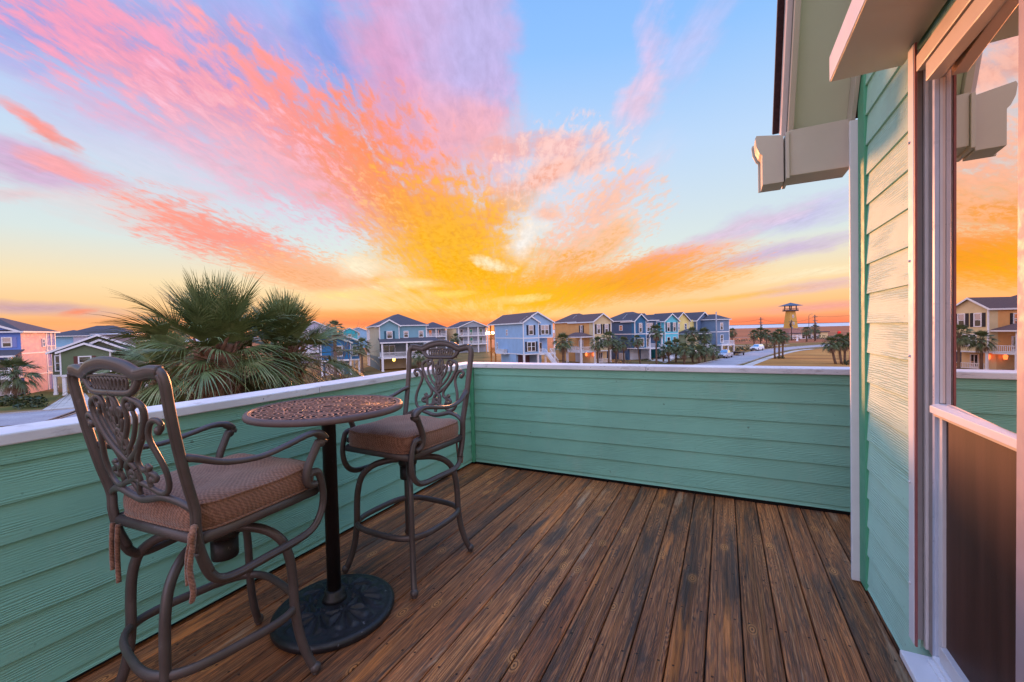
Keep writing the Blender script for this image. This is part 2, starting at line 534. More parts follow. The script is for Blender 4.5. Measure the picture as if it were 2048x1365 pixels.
def deck_material():
    m, N, b = new_mat('weathered_deck_boards')
    co = objco(N)
    x, y, z = N.sep(co)
    idx = N.math('FLOOR', N.math('DIVIDE', N.math('ADD', x, 10.0 * BW - 0.058), BW))
    r1 = N.n('ShaderNodeTexWhiteNoise', noise_dimensions='1D', ins={'W': idx}).outputs[0]
    r2 = N.n('ShaderNodeTexWhiteNoise', noise_dimensions='1D', ins={'W': N.math('ADD', idx, 57.3)}).outputs[0]
    yy = N.math('MULTIPLY_ADD', r1, 23.0, y)
    # heartwood figure: cathedral grain, stretched along the board
    pv = N.comb(N.math('MULTIPLY', x, 7.0), N.math('MULTIPLY', yy, 0.42), N.math('MULTIPLY', r2, 17.0))
    warp = N.noise(pv, 1.2, 3.0, 0.55, 0.3)
    rings = N.n('ShaderNodeTexWave', wave_type='BANDS', bands_direction='X',
                ins={'Vector': N.comb(N.math('ADD', N.math('MULTIPLY', x, 9.0), N.math('MULTIPLY', warp, 9.0)), N.math('MULTIPLY', yy, 0.12), r2),
                     'Scale': 1.7, 'Distortion': 0.9, 'Detail': 2.0, 'Detail Scale': 1.5}).outputs['Fac']
    fibre = N.noise(N.comb(N.math('MULTIPLY', x, 190.0), N.math('MULTIPLY', yy, 2.2), r2), 1.0, 6.0, 0.72)
    fibre2 = N.noise(N.comb(N.math('MULTIPLY', x, 45.0), N.math('MULTIPLY', yy, 1.3), r1), 1.0, 5.0, 0.7)
    # knots
    vk = N.n('ShaderNodeTexVoronoi', voronoi_dimensions='2D', feature='F1', ins={'Vector': N.comb(N.math('MULTIPLY', x, 3.4), N.math('MULTIPLY', yy, 1.9), 0.0), 'Scale': 1.0, 'Randomness': 1.0}).outputs['Distance']
    knot = N.step(vk, 0.03, 0.12, 1.0, 0.0)
    kring = N.math('SINE', N.math('MULTIPLY', vk, 170.0))
    # weather: grey black patches, orange fresh patches
    wea = N.noise(N.comb(N.math('MULTIPLY', x, 8.0), N.math('MULTIPLY', yy, 0.8), N.math('MULTIPLY', r1, 31.0)), 1.0, 7.0, 0.7, 0.5)
    wea2 = N.noise(N.comb(N.math('MULTIPLY', x, 9.0), N.math('MULTIPLY', yy, 0.7), N.math('MULTIPLY', r2, 29.0)), 1.0, 6.0, 0.7, 0.4)
    c_mid = N.mix(r1, lin(166, 104, 66), lin(176, 122, 82))
    c_dark = N.mix(r2, lin(112, 74, 52), lin(124, 84, 60))
    base = N.mix(N.step(rings, 0.25, 0.9), c_mid, c_dark)
    base = N.mix(N.math('MULTIPLY', N.step(fibre2, 0.4, 0.62), 0.75), base, lin(122, 80, 56))
    base = N.mix(N.math('MULTIPLY', N.step(fibre, 0.5, 0.6), 0.85), base, lin(60, 44, 36))
    base = N.mix(N.math('MULTIPLY', N.step(fibre, 0.46, 0.36), 0.5), base, lin(186, 146, 112))
    base = N.mix(N.math('MULTIPLY', N.step(wea, 0.47, 0.64), 0.85), base, lin(66, 58, 56))
    base = N.mix(N.math('MULTIPLY', N.step(wea2, 0.56, 0.7), 0.75), base, lin(204, 132, 76))
    base = N.mix(N.math('MULTIPLY', N.step(wea2, 0.3, 0.4, 1.0, 0.0), 0.6), base, lin(170, 152, 138))
    base = N.mix(N.math('MULTIPLY', knot, 0.7), base, lin(196, 140, 92))
    base = N.mix(N.math('MULTIPLY', knot, N.step(kring, -0.2, 0.8, 0.0, 0.85)), base, lin(66, 42, 28))
    br = N.math('MULTIPLY_ADD', r2, 0.5, 0.75)
    base = N.mix(1.0, base, N.comb(N.math('MULTIPLY', br, 1.34), N.math('MULTIPLY', br, 1.14), N.math('MULTIPLY', br, 0.86)), 'MULTIPLY')
    # screw heads: two per joist on each board, joists every 0.4 m
    fx = N.math('FRACT', N.math('DIVIDE', N.math('ADD', x, 10.0 * BW - 0.058), BW))
    sx = N.math('SUBTRACT', N.math('ABSOLUTE', N.math('SUBTRACT', fx, 0.5)), 0.3)
    fy = N.math('SUBTRACT', N.math('FRACT', N.math('DIVIDE', N.math('MULTIPLY_ADD', r1, 0.03, y), 0.41)), 0.5)
    ds = N.math('SQRT', N.math('ADD', N.math('POWER', N.math('MULTIPLY', sx, BW), 2.0), N.math('POWER', N.math('MULTIPLY', fy, 0.41), 2.0)))
    scr = N.step(ds, 0.0042, 0.006, 1.0, 0.0)
    base = N.mix(N.math('MULTIPLY', scr, 0.85), base, lin(26, 22, 22))
    N.put(b.inputs['Base Color'], base)
    rg = N.math('ADD', N.step(fibre, 0.3, 0.7, 0.36, 0.56), N.math('MULTIPLY', wea, 0.15))
    N.put(b.inputs['Roughness'], rg)
    b.inputs['Specular IOR Level'].default_value = 0.35
    h = N.math('SUBTRACT', N.math('ADD', N.math('MULTIPLY', fibre, 0.55), N.math('MULTIPLY', rings, 0.3)), N.math('MULTIPLY', scr, 1.0))
    bump(N, b, h, 0.8, 0.005)
    return m

M_deck = deck_material()
M_dark = plain('dark_underside', (22, 18, 16), 0.9)
rnd = random.Random(3)
mb = MB()
k0 = int(math.floor((XL - 0.058) / BW)) - 1
for k in range(k0, 24):
    x0 = 0.058 + k * BW + 0.003
    x1 = 0.058 + (k + 1) * BW - 0.003
    dz = rnd.uniform(-0.0015, 0.0015)
    e = 0.004
    yend = YE + 0.02 + rnd.uniform(-0.012, 0.006)
    mb.prism([(x0, -0.032), (x1, -0.032), (x1, dz - e), (x1 - e, dz), (x0 + e, dz), (x0, dz - e)], -1.6, yend, 1)
deck = mb.build('deck_floor', M_deck)
tag(deck, 'weathered brown timber boards of the balcony floor', 'deck', kind='structure')
mb = MB()
mb.box(XL - 0.2, 4.0, -1.6, YE + 0.3, -0.25, -0.034)
tag(mb.build('deck_base', M_dark), 'dark framing seen through the gaps of the deck floor', 'deck', kind='structure')

# ------------------------------------------------------------------ parapets
M_sid = siding_mat('mint_siding', (130, 188, 166), 0)
M_sidy = siding_mat('mint_siding_side', (130, 188, 166), 1)
M_mint = plain('mint_trim_paint_and_shade', (84, 164, 126), 0.55, 0.08, 4.0, bmp=0.15, bscale=60)

def cap_material():
    m, N, b = new_mat('white_cap_paint')
    co = objco(N)
    n1 = N.noise(co, 2.0, 6.0, 0.6)
    base = N.ramp(n1, [(0.3, lin(206, 206, 212)), (0.7, lin(232, 232, 236))])
    st = N.noise(N.mapping(co, scale=(5, 5, 18)), 1.2, 6.0, 0.7)
    base = N.mix(N.math('MULTIPLY', N.step(st, 0.54, 0.7), 0.55), base, lin(150, 144, 146))
    scf = N.noise(N.mapping(co, scale=(14, 3, 40)), 1.0, 6.0, 0.75)
    base = N.mix(N.math('MULTIPLY', N.step(scf, 0.62, 0.7), 0.5), base, lin(128, 118, 116))
    spk = N.step(N.noise(co, 26.0, 2.0), 0.75, 0.78)
    base = N.mix(N.math('MULTIPLY', spk, 0.7), base, lin(60, 58, 60))
    N.put(b.inputs['Base Color'], base)
    b.inputs['Roughness'].default_value = 0.7
    b.inputs['Specular IOR Level'].default_value = 0.2
    bump(N, b, N.noise(N.mapping(co, scale=(3, 3, 12)), 3.0, 5.0), 0.25, 0.004)
    return m
M_cap = cap_material()
M_white = plain('white_trim_paint', (226, 224, 226), 0.5, 0.05, 5.0, bmp=0.12, bscale=30)

_jr = random.Random(12)
def lapped(mb, a0, a1, face, sgn, axis, z0, z1, exposure=0.148, lap=0.009, start=None, joints=False):
    """lapped boards: run along axis from a0 to a1, face at coordinate 'face', outside direction sgn"""
    z = 0.062 - exposure if start is None else start
    while z < z1 - 0.002:
        zt = min(z + exposure, z1)
        zb = max(z, z0)
        t = (zt - z) / exposure
        if zt <= z0 + 0.002:
            z += exposure
            continue
        lo = face + sgn * lap
        up = face + sgn * lap * (1 - t)
        poly = [(face - sgn * 0.02, zb), (lo, zb), (up, zt), (face - sgn * 0.02, zt)]
        cuts = [a0]
        c = a0 + _jr.uniform(0.6, 3.2)
        while joints and c < a1 - 0.5:
            cuts.append(c)
            c += 3.66
        cuts.append(a1)
        for i in range(len(cuts) - 1):
            mb.prism(poly, cuts[i] + (0.0012 if i else 0), cuts[i + 1] - (0.0012 if i < len(cuts) - 2 else 0), 0 if axis == 0 else 1)
        z += exposure

# left parapet: runs along Y, inner face looks +X
pl = thing('parapet_wall', (0, 0, 0), 0, 'long mint green clapboard parapet running along the deck behind both bar chairs', 'parapet')
mb = MB(); lapped(mb, -1.6, YE, XL - 0.009, +1, 1, 0.03, PH - CAPT)
mb.build('siding', M_sidy, pl)
mb = MB(); mb.box(XL - 0.16, XL - 0.035, -1.6, YE + 0.16, -0.25, PH - CAPT - 0.002)
mb.build('wall_core', M_dark, pl)
mb = MB(); mb.box(XL - 0.185, XL + 0.022, -1.6, 1.9085, PH - CAPT, PH); mb.box(XL - 0.185, XL + 0.0225, 1.911, YE - 0.024, PH - CAPT, PH + 0.001)
mb.build('cap', M_cap, pl, 0.006)
mb = MB(); mb.box(XL - 0.003, XL + 0.03, YE - 0.035, YE - 0.004, 0.03, PH - CAPT - 0.003)
mb.build('corner_strip', M_mint, pl, 0.003)
# end parapet: runs along X, inner face looks -Y
pe = thing('parapet_wall', (0, 0, 0), 0, 'mint green clapboard parapet with white cap across the far end of the deck', 'parapet')
mb = MB(); lapped(mb, XL + 0.001, 3.2, YE + 0.009, -1, 0, 0.03, PH - CAPT)
mb.build('siding', M_sid, pe)
mb = MB(); mb.box(XL - 0.03, 3.2, YE + 0.035, YE + 0.16, -0.25, PH - CAPT - 0.002)
mb.build('wall_core', M_dark, pe)
mb = MB(); mb.box(XL - 0.185, -0.6115, YE - 0.022, YE + 0.185, PH - CAPT, PH); mb.box(-0.609, 3.2, YE - 0.0215, YE + 0.185, PH - CAPT, PH - 0.001)
mb.build('cap', M_cap, pe, 0.006)

# ------------------------------------------------------------------ the house the deck belongs to
M_hs = siding_mat('mint_siding_house', (184, 226, 204), 1, bs=0.6)
M_soffit = plain('soffit_paint', (196, 204, 178), 0.7, 0.06, 2.0, bmp=0.1, bscale=50)
M_shingle = plain('dark_shingles', (58, 34, 36), 0.95, 0.4, 40.0, bmp=0.8, bscale=70)
M_alu = plain('white_aluminium', (214, 208, 208), 0.38, 0.06, 6.0)
M_track = plain('dark_rubber_track', (52, 44, 44), 0.6, 0.15, 20.0)
M_trackr = plain('reddish_track_edge', (150, 92, 90), 0.5, 0.15, 10.0)
M_box = plain('cream_shutter_box', (206, 190, 172), 0.5, 0.05, 3.0)

def glass_mat(name, tint=(20, 14, 12), refl=(1.0, 1.0, 1.0), gain=2.6):
    m = bpy.data.materials.new(name)
    m.use_nodes = True
    m.node_tree.nodes.clear()
    N = NT(m.node_tree)
    g = N.n('ShaderNodeBsdfGlossy', ins={'Color': refl + (1,), 'Roughness': 0.0})
    t = N.n('ShaderNodeBsdfPrincipled')
    t.inputs['Base Color'].default_value = lin(*tint)
    t.inputs['Roughness'].default_value = 0.8
    t.inputs['Specular IOR Level'].default_value = 0.0
    fr = N.n('ShaderNodeFresnel', ins={'IOR': 2.1}).outputs[0]
    ms = N.n('ShaderNodeMixShader', ins={0: N.math('MULTIPLY', fr, gain, clamp=True), 1: t.outputs[0], 2: g.outputs[0]})
    N.n('ShaderNodeOutputMaterial', ins={'Surface': ms.outputs[0]})
    return m
M_glass = glass_mat('coated_window_glass', (44, 26, 20), (1.0, 0.84, 0.74), 1.95)

def screen_mat():
    m, N, b = new_mat('brown_insect_screen')
    co = objco(N)
    n1 = N.noise(N.mapping(co, scale=(1, 9, 0.6)), 2.0, 4.0)
    N.put(b.inputs['Base Color'], N.ramp(n1, [(0.3, lin(62, 40, 34)), (0.7, lin(82, 54, 46))]))
    b.inputs['Roughness'].default_value = 0.5
    b.inputs['Specular IOR Level'].default_value = 0.25
    wv = N.noise(N.mapping(co, scale=(1, 300, 300)), 1.0, 1.0)
    bump(N, b, wv, 0.2, 0.001)
    return m
M_screen = screen_mat()

house = thing('beach_house', (0, 0, 0), 0, 'mint green clapboard house wall with tall window and steep gable eave beside the deck', 'house')
WY0, WY1, WZ0, WZ1 = 1.42, 2.08, 0.20, 2.30          # window opening on the wall
M_cream = plain('cream_eave_paint', (196, 188, 172), 0.6, 0.06, 4.0, bmp=0.12, bscale=30)
M_frame = plain('grey_brown_frame', (156, 142, 138), 0.45, 0.12, 14.0)
M_frame2 = plain('pinkish_rail_paint', (178, 158, 162), 0.5, 0.08, 8.0)
M_blueal = plain('bluish_aluminium', (186, 194, 210), 0.35, 0.06, 8.0)
mb = MB()
lapped(mb, WY1 + 0.001, YC - 0.11, XW + 0.004, -1, 1, 0.03, 4.6)
lapped(mb, -1.6, WY0 - 0.082, XW + 0.004, -1, 1, 0.03, 4.6)
lapped(mb, WY0 - 0.081, WY1, XW + 0.004, -1, 1, 2.36, 4.6, start=0.062 + 0.148 * 15)
lapped(mb, WY0 - 0.081, WY1, XW + 0.004, -1, 1, 0.03, WZ0 - 0.03)
mb.build('wall', M_hs, house)
mb = MB()
mb.box(XW + 0.035, 3.2, WY1 + 0.002, YC - 0.004, -0.25, 6.0)
mb.box(XW + 0.035, 3.2, -1.6, WY0 - 0.1, -0.25, 6.0)
mb.box(XW + 0.08, 3.2, WY0 - 0.1, WY1 + 0.002, -0.25, 6.0)
mb.build('wall_core', M_dark, house)
mb = MB(); mb.box(XW - 0.012, XW + 0.03, YC - 0.11, YC - 0.002, 0.02, 4.6)
mb.build('corner_board', M_mint, house, 0.003)  # trim paint made deeper green, standing in for shade on this strip
mb = MB(); mb.box(XW - 0.045, XW + 0.10, YC, YC + 0.022, 0.01, 2.46)
mb.build('corner_trim', M_white, house, 0.003)
# roller shutter rail beside the window
mb = MB()
mb.box(0.612, 0.620, 2.0278, 2.0785, 0.205, 2.385)
mb.box(0.620, 0.652, 2.0700, 2.0785, 0.205, 2.385)
rail = mb.build('shutter_rail', M_white, house, 0.002)
mb = MB(); mb.box(0.6135, 0.620, 2.0185, 2.0275, 0.205, 2.385)
mb.build('rail_edge', M_trackr, rail)
mb = MB(); mb.box(0.650, 0.664, 2.0414, 2.0698, 0.205, 2.385)
mb.build('rail_channel', M_track, rail)
for kz in (0.42, 0.80, 1.27, 1.62, 2.05):
    mb = MB()
    mb.lathe([(0.005, 0), (0.005, 0.003), (0.002, 0.005)], 10, (0, 0, 0), M=Matrix.Translation((0.612, 2.062, kz)) @ Matrix.Rotation(-PI / 2, 4, 'Y'))
    mb.build('screw', M_alu, rail)
mb = MB()
mb.box(0.612, 0.664, WY0 - 0.08, WY0, 0.205, 2.385)
mb.build('shutter_rail', M_frame2, house, 0.002)
# window: frame, sashes, panes
win = MB()
win.box(0.642, 0.664, 2.0198, 2.0412, WZ0 + 0.002, WZ1)
win.box(0.652, 0.70, WY0 + 0.001, 1.984, WZ1 - 0.06, WZ1)
window = win.build('window', M_alu, house, 0.002)
s = MB(); s.box(0.650, 0.664, 1.9850, 2.0196, WZ0 + 0.002, WZ1); s.build('frame_face', M_frame, window)
s = MB(); s.box(0.6435, 0.656, 1.9501, 1.9697, WZ0 + 0.002, WZ1 - 0.061); s.build('jamb_bead', M_blueal, window, 0.0015)
ZM0, ZM1 = 1.083, 1.114
s = MB(); s.box(0.657, 0.672, 1.9500, 1.9848, ZM1 + 0.001, WZ1 - 0.061)
s.box(0.657, 0.672, WY0 + 0.001, 1.9498, WZ1 - 0.085, WZ1 - 0.061)
s.build('upper_sash', M_alu, window, 0.0015)
s = MB(); s.prism([(0.630, ZM0), (0.630, ZM1 - 0.008), (0.650, ZM1), (0.672, ZM1), (0.672, ZM0)], WY0 + 0.001, 1.9499, 1)
s.build('meeting_rail', M_white, window, 0.001)
s = MB(); s.box(0.640, 0.650, WY0 + 0.001, 1.9499, ZM0 - 0.012, ZM0 - 0.001)
s.build('weather_strip', M_box, window, 0.001)
s = MB()
s.box(0.652, 0.668, 1.918, 1.9499, WZ0 + 0.032, ZM0 - 0.013)
s.box(0.645, 0.668, WY0 + 0.001, 1.917, WZ0 + 0.032, WZ0 + 0.085)
s.build('lower_sash', M_alu, window, 0.002)
# the upper pane sits very slightly askew in its sash
s = MB(); _t = math.tan(R_(2.65)) * (1.9499 - WY0)
s.prism([(0.664 - _t, WY0 + 0.001), (0.664, 1.9499), (0.670, 1.9499), (0.670 - _t, WY0 + 0.001)], ZM1 + 0.001, WZ1 - 0.086, 2)
s.build('upper_pane', M_glass, window)
s = MB(); s.box(0.662, 0.664, WY0 + 0.001, 1.9175, WZ0 + 0.086, ZM0 - 0.013)
s.build('insect_screen', M_screen, window)
s = MB(); s.box(0.560, 0.664, WY0 - 0.1, 1.99, WZ0 - 0.028, WZ0)
s.build('window_sill', M_white, house, 0.004)
s = MB(); s.box(0.625, 0.664, WY0 + 0.001, 1.949, WZ0 + 0.001, WZ0 + 0.014); s.box(0.636, 0.664, WY0 + 0.001, 1.949, WZ0 + 0.0141, WZ0 + 0.03)
s.build('sill_track', M_white, window, 0.002)
# head rails and the roller shutter box
s = MB(); s.box(0.612, 0.650, 0.6, 2.003, 2.274, 2.330); s.build('head_rail', M_box, house, 0.003)
s = MB(); s.box(0.612, 0.650, 0.6, 1.924, 2.201, 2.262); s.build('head_rail', M_box, house, 0.003)
s = MB()
s.prism([(0.403, 2.396), (0.403, 2.50), (0.47, 2.60), (0.634, 2.60), (0.634, 2.396)], -1.2, 2.2, 1)
s.build('shutter_box', M_box, house, 0.003)
s = MB(); s.box(0.400, 0.4025, -1.2, 2.198, 2.399, 2.497)
s.build('shutter_box_front', M_white, house)

# steep gable eave: rises towards the viewer at about 60 degrees
def rake(y, z):                       # along the slope
    return (y, z)
Yb, Zb = 2.94, 2.48
slope = math.radians(60.0)
dy, dz_ = -math.cos(slope), math.sin(slope)
L = 3.2
XF = 0.335
def rake_slab(mb, xa, xb, t0, t1):
    ny, nz = math.sin(slope), math.cos(slope)          # up and away from the viewer
    a = (Yb + ny * t0, Zb + nz * t0); b2 = (Yb + ny * t1, Zb + nz * t1)
    poly = [a, (a[0] + dy * L, a[1] + dz_ * L), (b2[0] + dy * L, b2[1] + dz_ * L), b2]
    mb.prism(poly, xa, xb, 0)
s = MB(); rake_slab(s, XF + 0.03, XW - 0.014, 0.02, 0.045); s.build('soffit', M_soffit, house)
s = MB(); rake_slab(s, XF, XF + 0.028, -0.02, 0.14); s.build('fascia', M_cream, house, 0.003)
s = MB(); rake_slab(s, XF - 0.028, XF - 0.002, 0.03, 0.15); s.build('rake_trim', M_alu, house, 0.002)
s = MB(); rake_slab(s, XF - 0.06, 3.2, 0.152, 0.19); s.build('roof', M_shingle, house)
s = MB(); rake_slab(s, XW - 0.035, XW - 0.015, -0.08, 0.018); s.build('frieze', M_cream, house, 0.002)
# cornice return and gutter end
s = MB(); s.prism([(XF + 0.006, 2.243), (XW - 0.022, 2.243), (XW - 0.022, 2.50), (XF + 0.006, 2.50)], 2.905, 3.10, 1)
s.build('eave_return', M_cream, house, 0.003)
s = MB(); s.box(XF - 0.012, XF + 0.005, 2.89, 3.11, 2.228, 2.49)
s.build('return_fascia', M_cream, house, 0.002)
s = MB()
g0 = [(0.209, 2.222), (0.316, 2.222), (0.316, 2.49), (0.180, 2.515), (0.174, 2.50), (0.180, 2.45), (0.196, 2.41), (0.209, 2.395)]
s.prism(g0, 2.93, 3.08, 1)
s.prism([(p[0] - (0.012 if p[0] < 0.25 else 0), p[1]) for p in g0], 3.0802, 3.095, 1)
s.build('gutter', M_cream, house, 0.002)

# ================================================================== furniture
def bronze_mat(name, colr, rough=0.42, metal=0.25, spec=0.5):
    m, N, b = new_mat(name)
    co = objco(N)
    c = lin(*colr)
    n1 = N.noise(co, 7.0, 6.0, 0.65)
    base = N.ramp(n1, [(0.3, tuple(k * 0.8 for k in c[:3]) + (1,)), (0.7, tuple(k * 1.2 for k in c[:3]) + (1,))])
    worn = N.step(N.noise(co, 22.0, 5.0, 0.7), 0.62, 0.72)
    base = N.mix(N.math('MULTIPLY', worn, 0.35), base, lin(150, 138, 138))
    N.put(b.inputs['Base Color'], base)
    b.inputs['Metallic'].default_value = metal
    b.inputs['Specular IOR Level'].default_value = spec
    N.put(b.inputs['Roughness'], N.step(n1, 0.3, 0.7, rough - 0.08, rough + 0.12))
    bump(N, b, N.noise(co, 160.0, 3.0), 0.12, 0.002)
    return m
M_bronze = bronze_mat('cast_bronze_paint', (88, 77, 74))
M_bronze2 = bronze_mat('table_bronze_paint', (158, 116, 100), 0.6, 0.0, 0.15)
M_rim2 = bronze_mat('table_rim_paint', (104, 84, 80), 0.5, 0.1, 0.3)
M_pole = bronze_mat('black_pole_paint', (40, 33, 32), 0.45)

def fabric_mat():
    m, N, b = new_mat('woven_brown_fabric')
    co = objco(N)
    x, y, z = N.sep(co)
    w1 = N.math('SINE', N.math('MULTIPLY', N.math('ADD', x, N.math('MULTIPLY', z, 0.6)), 360.0))
    w2 = N.math('SINE', N.math('MULTIPLY', N.math('ADD', y, z), 360.0))
    w = N.math('MULTIPLY', w1, w2)
    n1 = N.noise(co, 5.0, 5.0, 0.6)
    n2 = N.noise(N.mapping(co, scale=(60, 260, 160)), 1.0, 3.0)
    base = N.ramp(n1, [(0.3, lin(142, 102, 84)), (0.7, lin(170, 124, 102))])
    base = N.mix(N.step(N.math('ADD', N.math('MULTIPLY', w, 0.22), n2), 0.25, 0.75, 0.0, 0.6), base, lin(84, 54, 43))
    N.put(b.inputs['Base Color'], base)
    b.inputs['Roughness'].default_value = 0.95
    b.inputs['Specular IOR Level'].default_value = 0.1
    b.inputs['Sheen Weight'].default_value = 0.25
    b.inputs['Sheen Roughness'].default_value = 0.5
    bump(N, b, N.math('ADD', N.math('MULTIPLY', w, 0.5), n2), 0.5, 0.003)
    return m
M_fabric = fabric_mat()

def back_pt(s, t, off=0.0):
    """point on the reclined back: s 0..1 across between the posts, t 0..1 from the lower rail to the top"""
    z = 0.845 + t * (1.30 - 0.845)
    half = 0.243 + 0.022 * t
    y = -0.245 - 0.085 * t - 0.03 * t * (1 - t) - 0.02 * (1 - (2 * s - 1) ** 2)
    return Vector(((2 * s - 1) * half, y + off, z))

def trace(pts, mirror=False):
    """scrollwork outline measured on the photo of the chair back, in crop pixels"""
    out = []
    for (x, y) in pts:
        t = (1140 - y) / 950.0
        xl = 265 + 120 * t; xr = 1230 + 115 * t
        s = (x - xl) / (xr - xl)
        out.append((1 - s if mirror else s, t))
    return out

SCROLLS = [
 ([(455,585),(440,575),(430,550),(440,525),(470,510),(505,520),(530,555),(545,610),(535,670),(500,740),(462,820),(440,900),(440,970),(465,1025),(510,1045),(560,1035),(620,1010),(690,988),(750,965),(800,940)], 1.0),
 ([(690,420),(672,440),(650,432),(640,405),(655,375),(690,365),(715,385),(725,430),(718,480),(722,540),(750,610),(790,680),(812,740)], .9),
 ([(600,395),(565,430),(560,500),(585,580),(620,660),(680,740),(750,800),(810,850),(830,885)], 1.15),
 ([(655,375),(600,395),(570,430)], 1.0),
 ([(655,455),(640,500),(655,570),(690,650),(740,715),(795,770)], .8),
 ([(600,640),(650,720),(690,790),(690,840),(655,880),(610,870),(585,850),(600,890),(560,905),(540,930),(560,950),(590,945)], .95),
 ([(640,880),(615,920),(620,970),(610,1005)], .9),
 ([(790,500),(765,490),(758,460),(778,440),(805,450),(805,478),(790,500),(770,540),(790,600),(835,640)], .75),
 ([(735,590),(770,640),(820,650)], .6),
 ([(830,880),(815,930),(770,965),(740,930),(765,905)], .9),
 ([(830,880),(830,960),(800,1000),(770,1040),(760,1080)], .9),
 ([(500,1040),(560,1070),(620,1095)], .9),
]

def bar_chair(loc, seat_rz, legs_rz, label, wiggle, shift=(0, 0)):
    t = thing('bar_chair', loc, seat_rz, label, 'chair', 'cast metal swivel bar chairs on the deck')
    rel = Matrix.Translation((shift[0], shift[1], 0)) @ Matrix.Rotation(legs_rz - seat_rz, 4, 'Z')
    # legs: four hoops bending down from the swivel
    prof = [(0.02, 0.640), (0.13, 0.636), (0.205, 0.615), (0.262, 0.565), (0.288, 0.485), (0.297, 0.39), (0.300, 0.29), (0.312, 0.19), (0.335, 0.10), (0.366, 0.028)]
    for k in range(4):
        a = PI / 4 + k * PI / 2
        ca, sa = math.cos(a), math.sin(a)
        pts = catmull([(r * ca, r * sa, z) for r, z in prof], 5)
        mb = MB()
        mb.tube(pts, 0.0185, 10, up=(-sa, ca, 0), flat=0.85, M=rel)
        # raised bead along the outside of the bar
        leg = mb.build('leg', M_bronze, t)
        mb = MB()
        mb.ball((0.372 * ca, 0.372 * sa, 0.026), 0.022, 12, 8, sc=(1, 1, 1.0), M=rel)
        mb.lathe([(0.012, 0.0), (0.014, 0.006), (0.010, 0.012)], 10, (0.372 * ca, 0.372 * sa, 0.0), M=rel)
        mb.build('foot', M_bronze, leg)
    # foot ring, a flat bar bent to a rounded square
    rp = []
    for k in range(64):
        a = 2 * PI * k / 64
        c, s_ = math.cos(a), math.sin(a)
        n = 3.4
        r = 1.0 / ((abs(c) ** n + abs(s_) ** n) ** (1 / n))
        rp.append((0.258 * r * c, 0.258 * r * s_, 0.285))
    mb = MB()
    mb.tube(rp, 0.013, 8, up=(0, 0, 1), flat=1.45, close=True, M=rel)
    mb.build('foot_ring', M_bronze, t)
    # swivel
    mb = MB()
    mb.lathe([(0.05, 0.60), (0.055, 0.61), (0.055, 0.655), (0.04, 0.665), (0.04, 0.70), (0.09, 0.705), (0.12, 0.725)], 24)
    mb.lathe([(0.046, 0.52), (0.048, 0.53), (0.048, 0.599)], 20)
    mb.build('swivel', M_pole, t)
    # seat frame
    mb = MB()
    for x in (-1, 1):
        mb.tube([(x * 0.237, -0.235, 0.735), (x * 0.245, 0.235, 0.735)], 0.014, 8, up=(0, 0, 1), flat=1.5)
    for y, xx in ((-0.235, 0.237), (0.242, 0.245)):
        mb.tube([(-xx, y, 0.735), (xx, y, 0.735)], 0.013, 8, up=(0, 0, 1), flat=1.5)
    mb.box(-0.23, 0.23, -0.23, 0.235, 0.742, 0.748)
    mb.box(-0.23, 0.23, -0.04, 0.04, 0.722, 0.741)
    mb.build('seat_frame', M_bronze, t)
    # cushion
    def outline(w, d, z, rz=0.0, n=7.0, K=72):
        o = []
        for k in range(K):
            a = 2 * PI * k / K
            c, s_ = math.cos(a), math.sin(a)
            r = 1.0 / ((abs(c) ** n + abs(s_) ** n) ** (1 / n))
            o.append(Vector((w * r * c, 0.012 + d * r * s_, z)))
        return o
    K = 72
    rnd = random.Random(wiggle)
    ph = [rnd.uniform(0, 6.28) for _ in range(4)]
    rings = []
    for w, d, z in ((0.10, 0.10, 0.752), (0.235, 0.235, 0.752), (0.249, 0.246, 0.758), (0.254, 0.252, 0.785), (0.254, 0.252, 0.815), (0.248, 0.245, 0.842)):
        rings.append(outline(w, d, z))
    for f, dz in ((0.96, 0.008), (0.88, 0.016), (0.76, 0.021), (0.62, 0.021), (0.46, 0.017), (0.3, 0.012), (0.14, 0.010), (0.02, 0.009)):
        rings.append(outline(0.248 * f, 0.245 * f, 0.842 + dz, n=7.0 * f + 2.0 * (1 - f)))
    vs = []
    for i, rg in enumerate(rings):
        for p in rg:
            q_ = p.copy()
            sag = 0.006 * math.sin(p.x * 17 + ph[0]) * math.sin(p.y * 19 + ph[1]) + 0.003 * math.sin(p.x * 41 + p.y * 23 + ph[2])
            if i >= 5:
                q_.z += sag * (1.0 if i > 5 else 0.5)
            elif i in (3, 4):
                q_.x += 0.002 * math.sin(p.y * 50 + ph[3]); q_.y += 0.002 * math.sin(p.x * 45 + ph[1])
            vs.append(q_)
    fs = []
    for i in range(len(rings) - 1):
        for k in range(K):
            fs.append((i * K + k, i * K + (k + 1) % K, (i + 1) * K + (k + 1) % K, (i + 1) * K + k))
    fs.append(tuple(range(K - 1, -1, -1)))
    fs.append(tuple((len(rings) - 1) * K + k for k in range(K)))
    mb = MB(); mb.add(vs, fs, 0, True)
    cu = mb.build('cushion', M_fabric, t)
    for z_i, zz_ in ((5, 0.001), (2, 0.0)):
        mb = MB()
        ring = [vs[z_i * K + k] * 1.0 + Vector((0, 0, zz_)) for k in range(K)]
        mb.tube(ring, 0.0048, 6, close=True)
        mb.build('piping', M_fabric, cu)
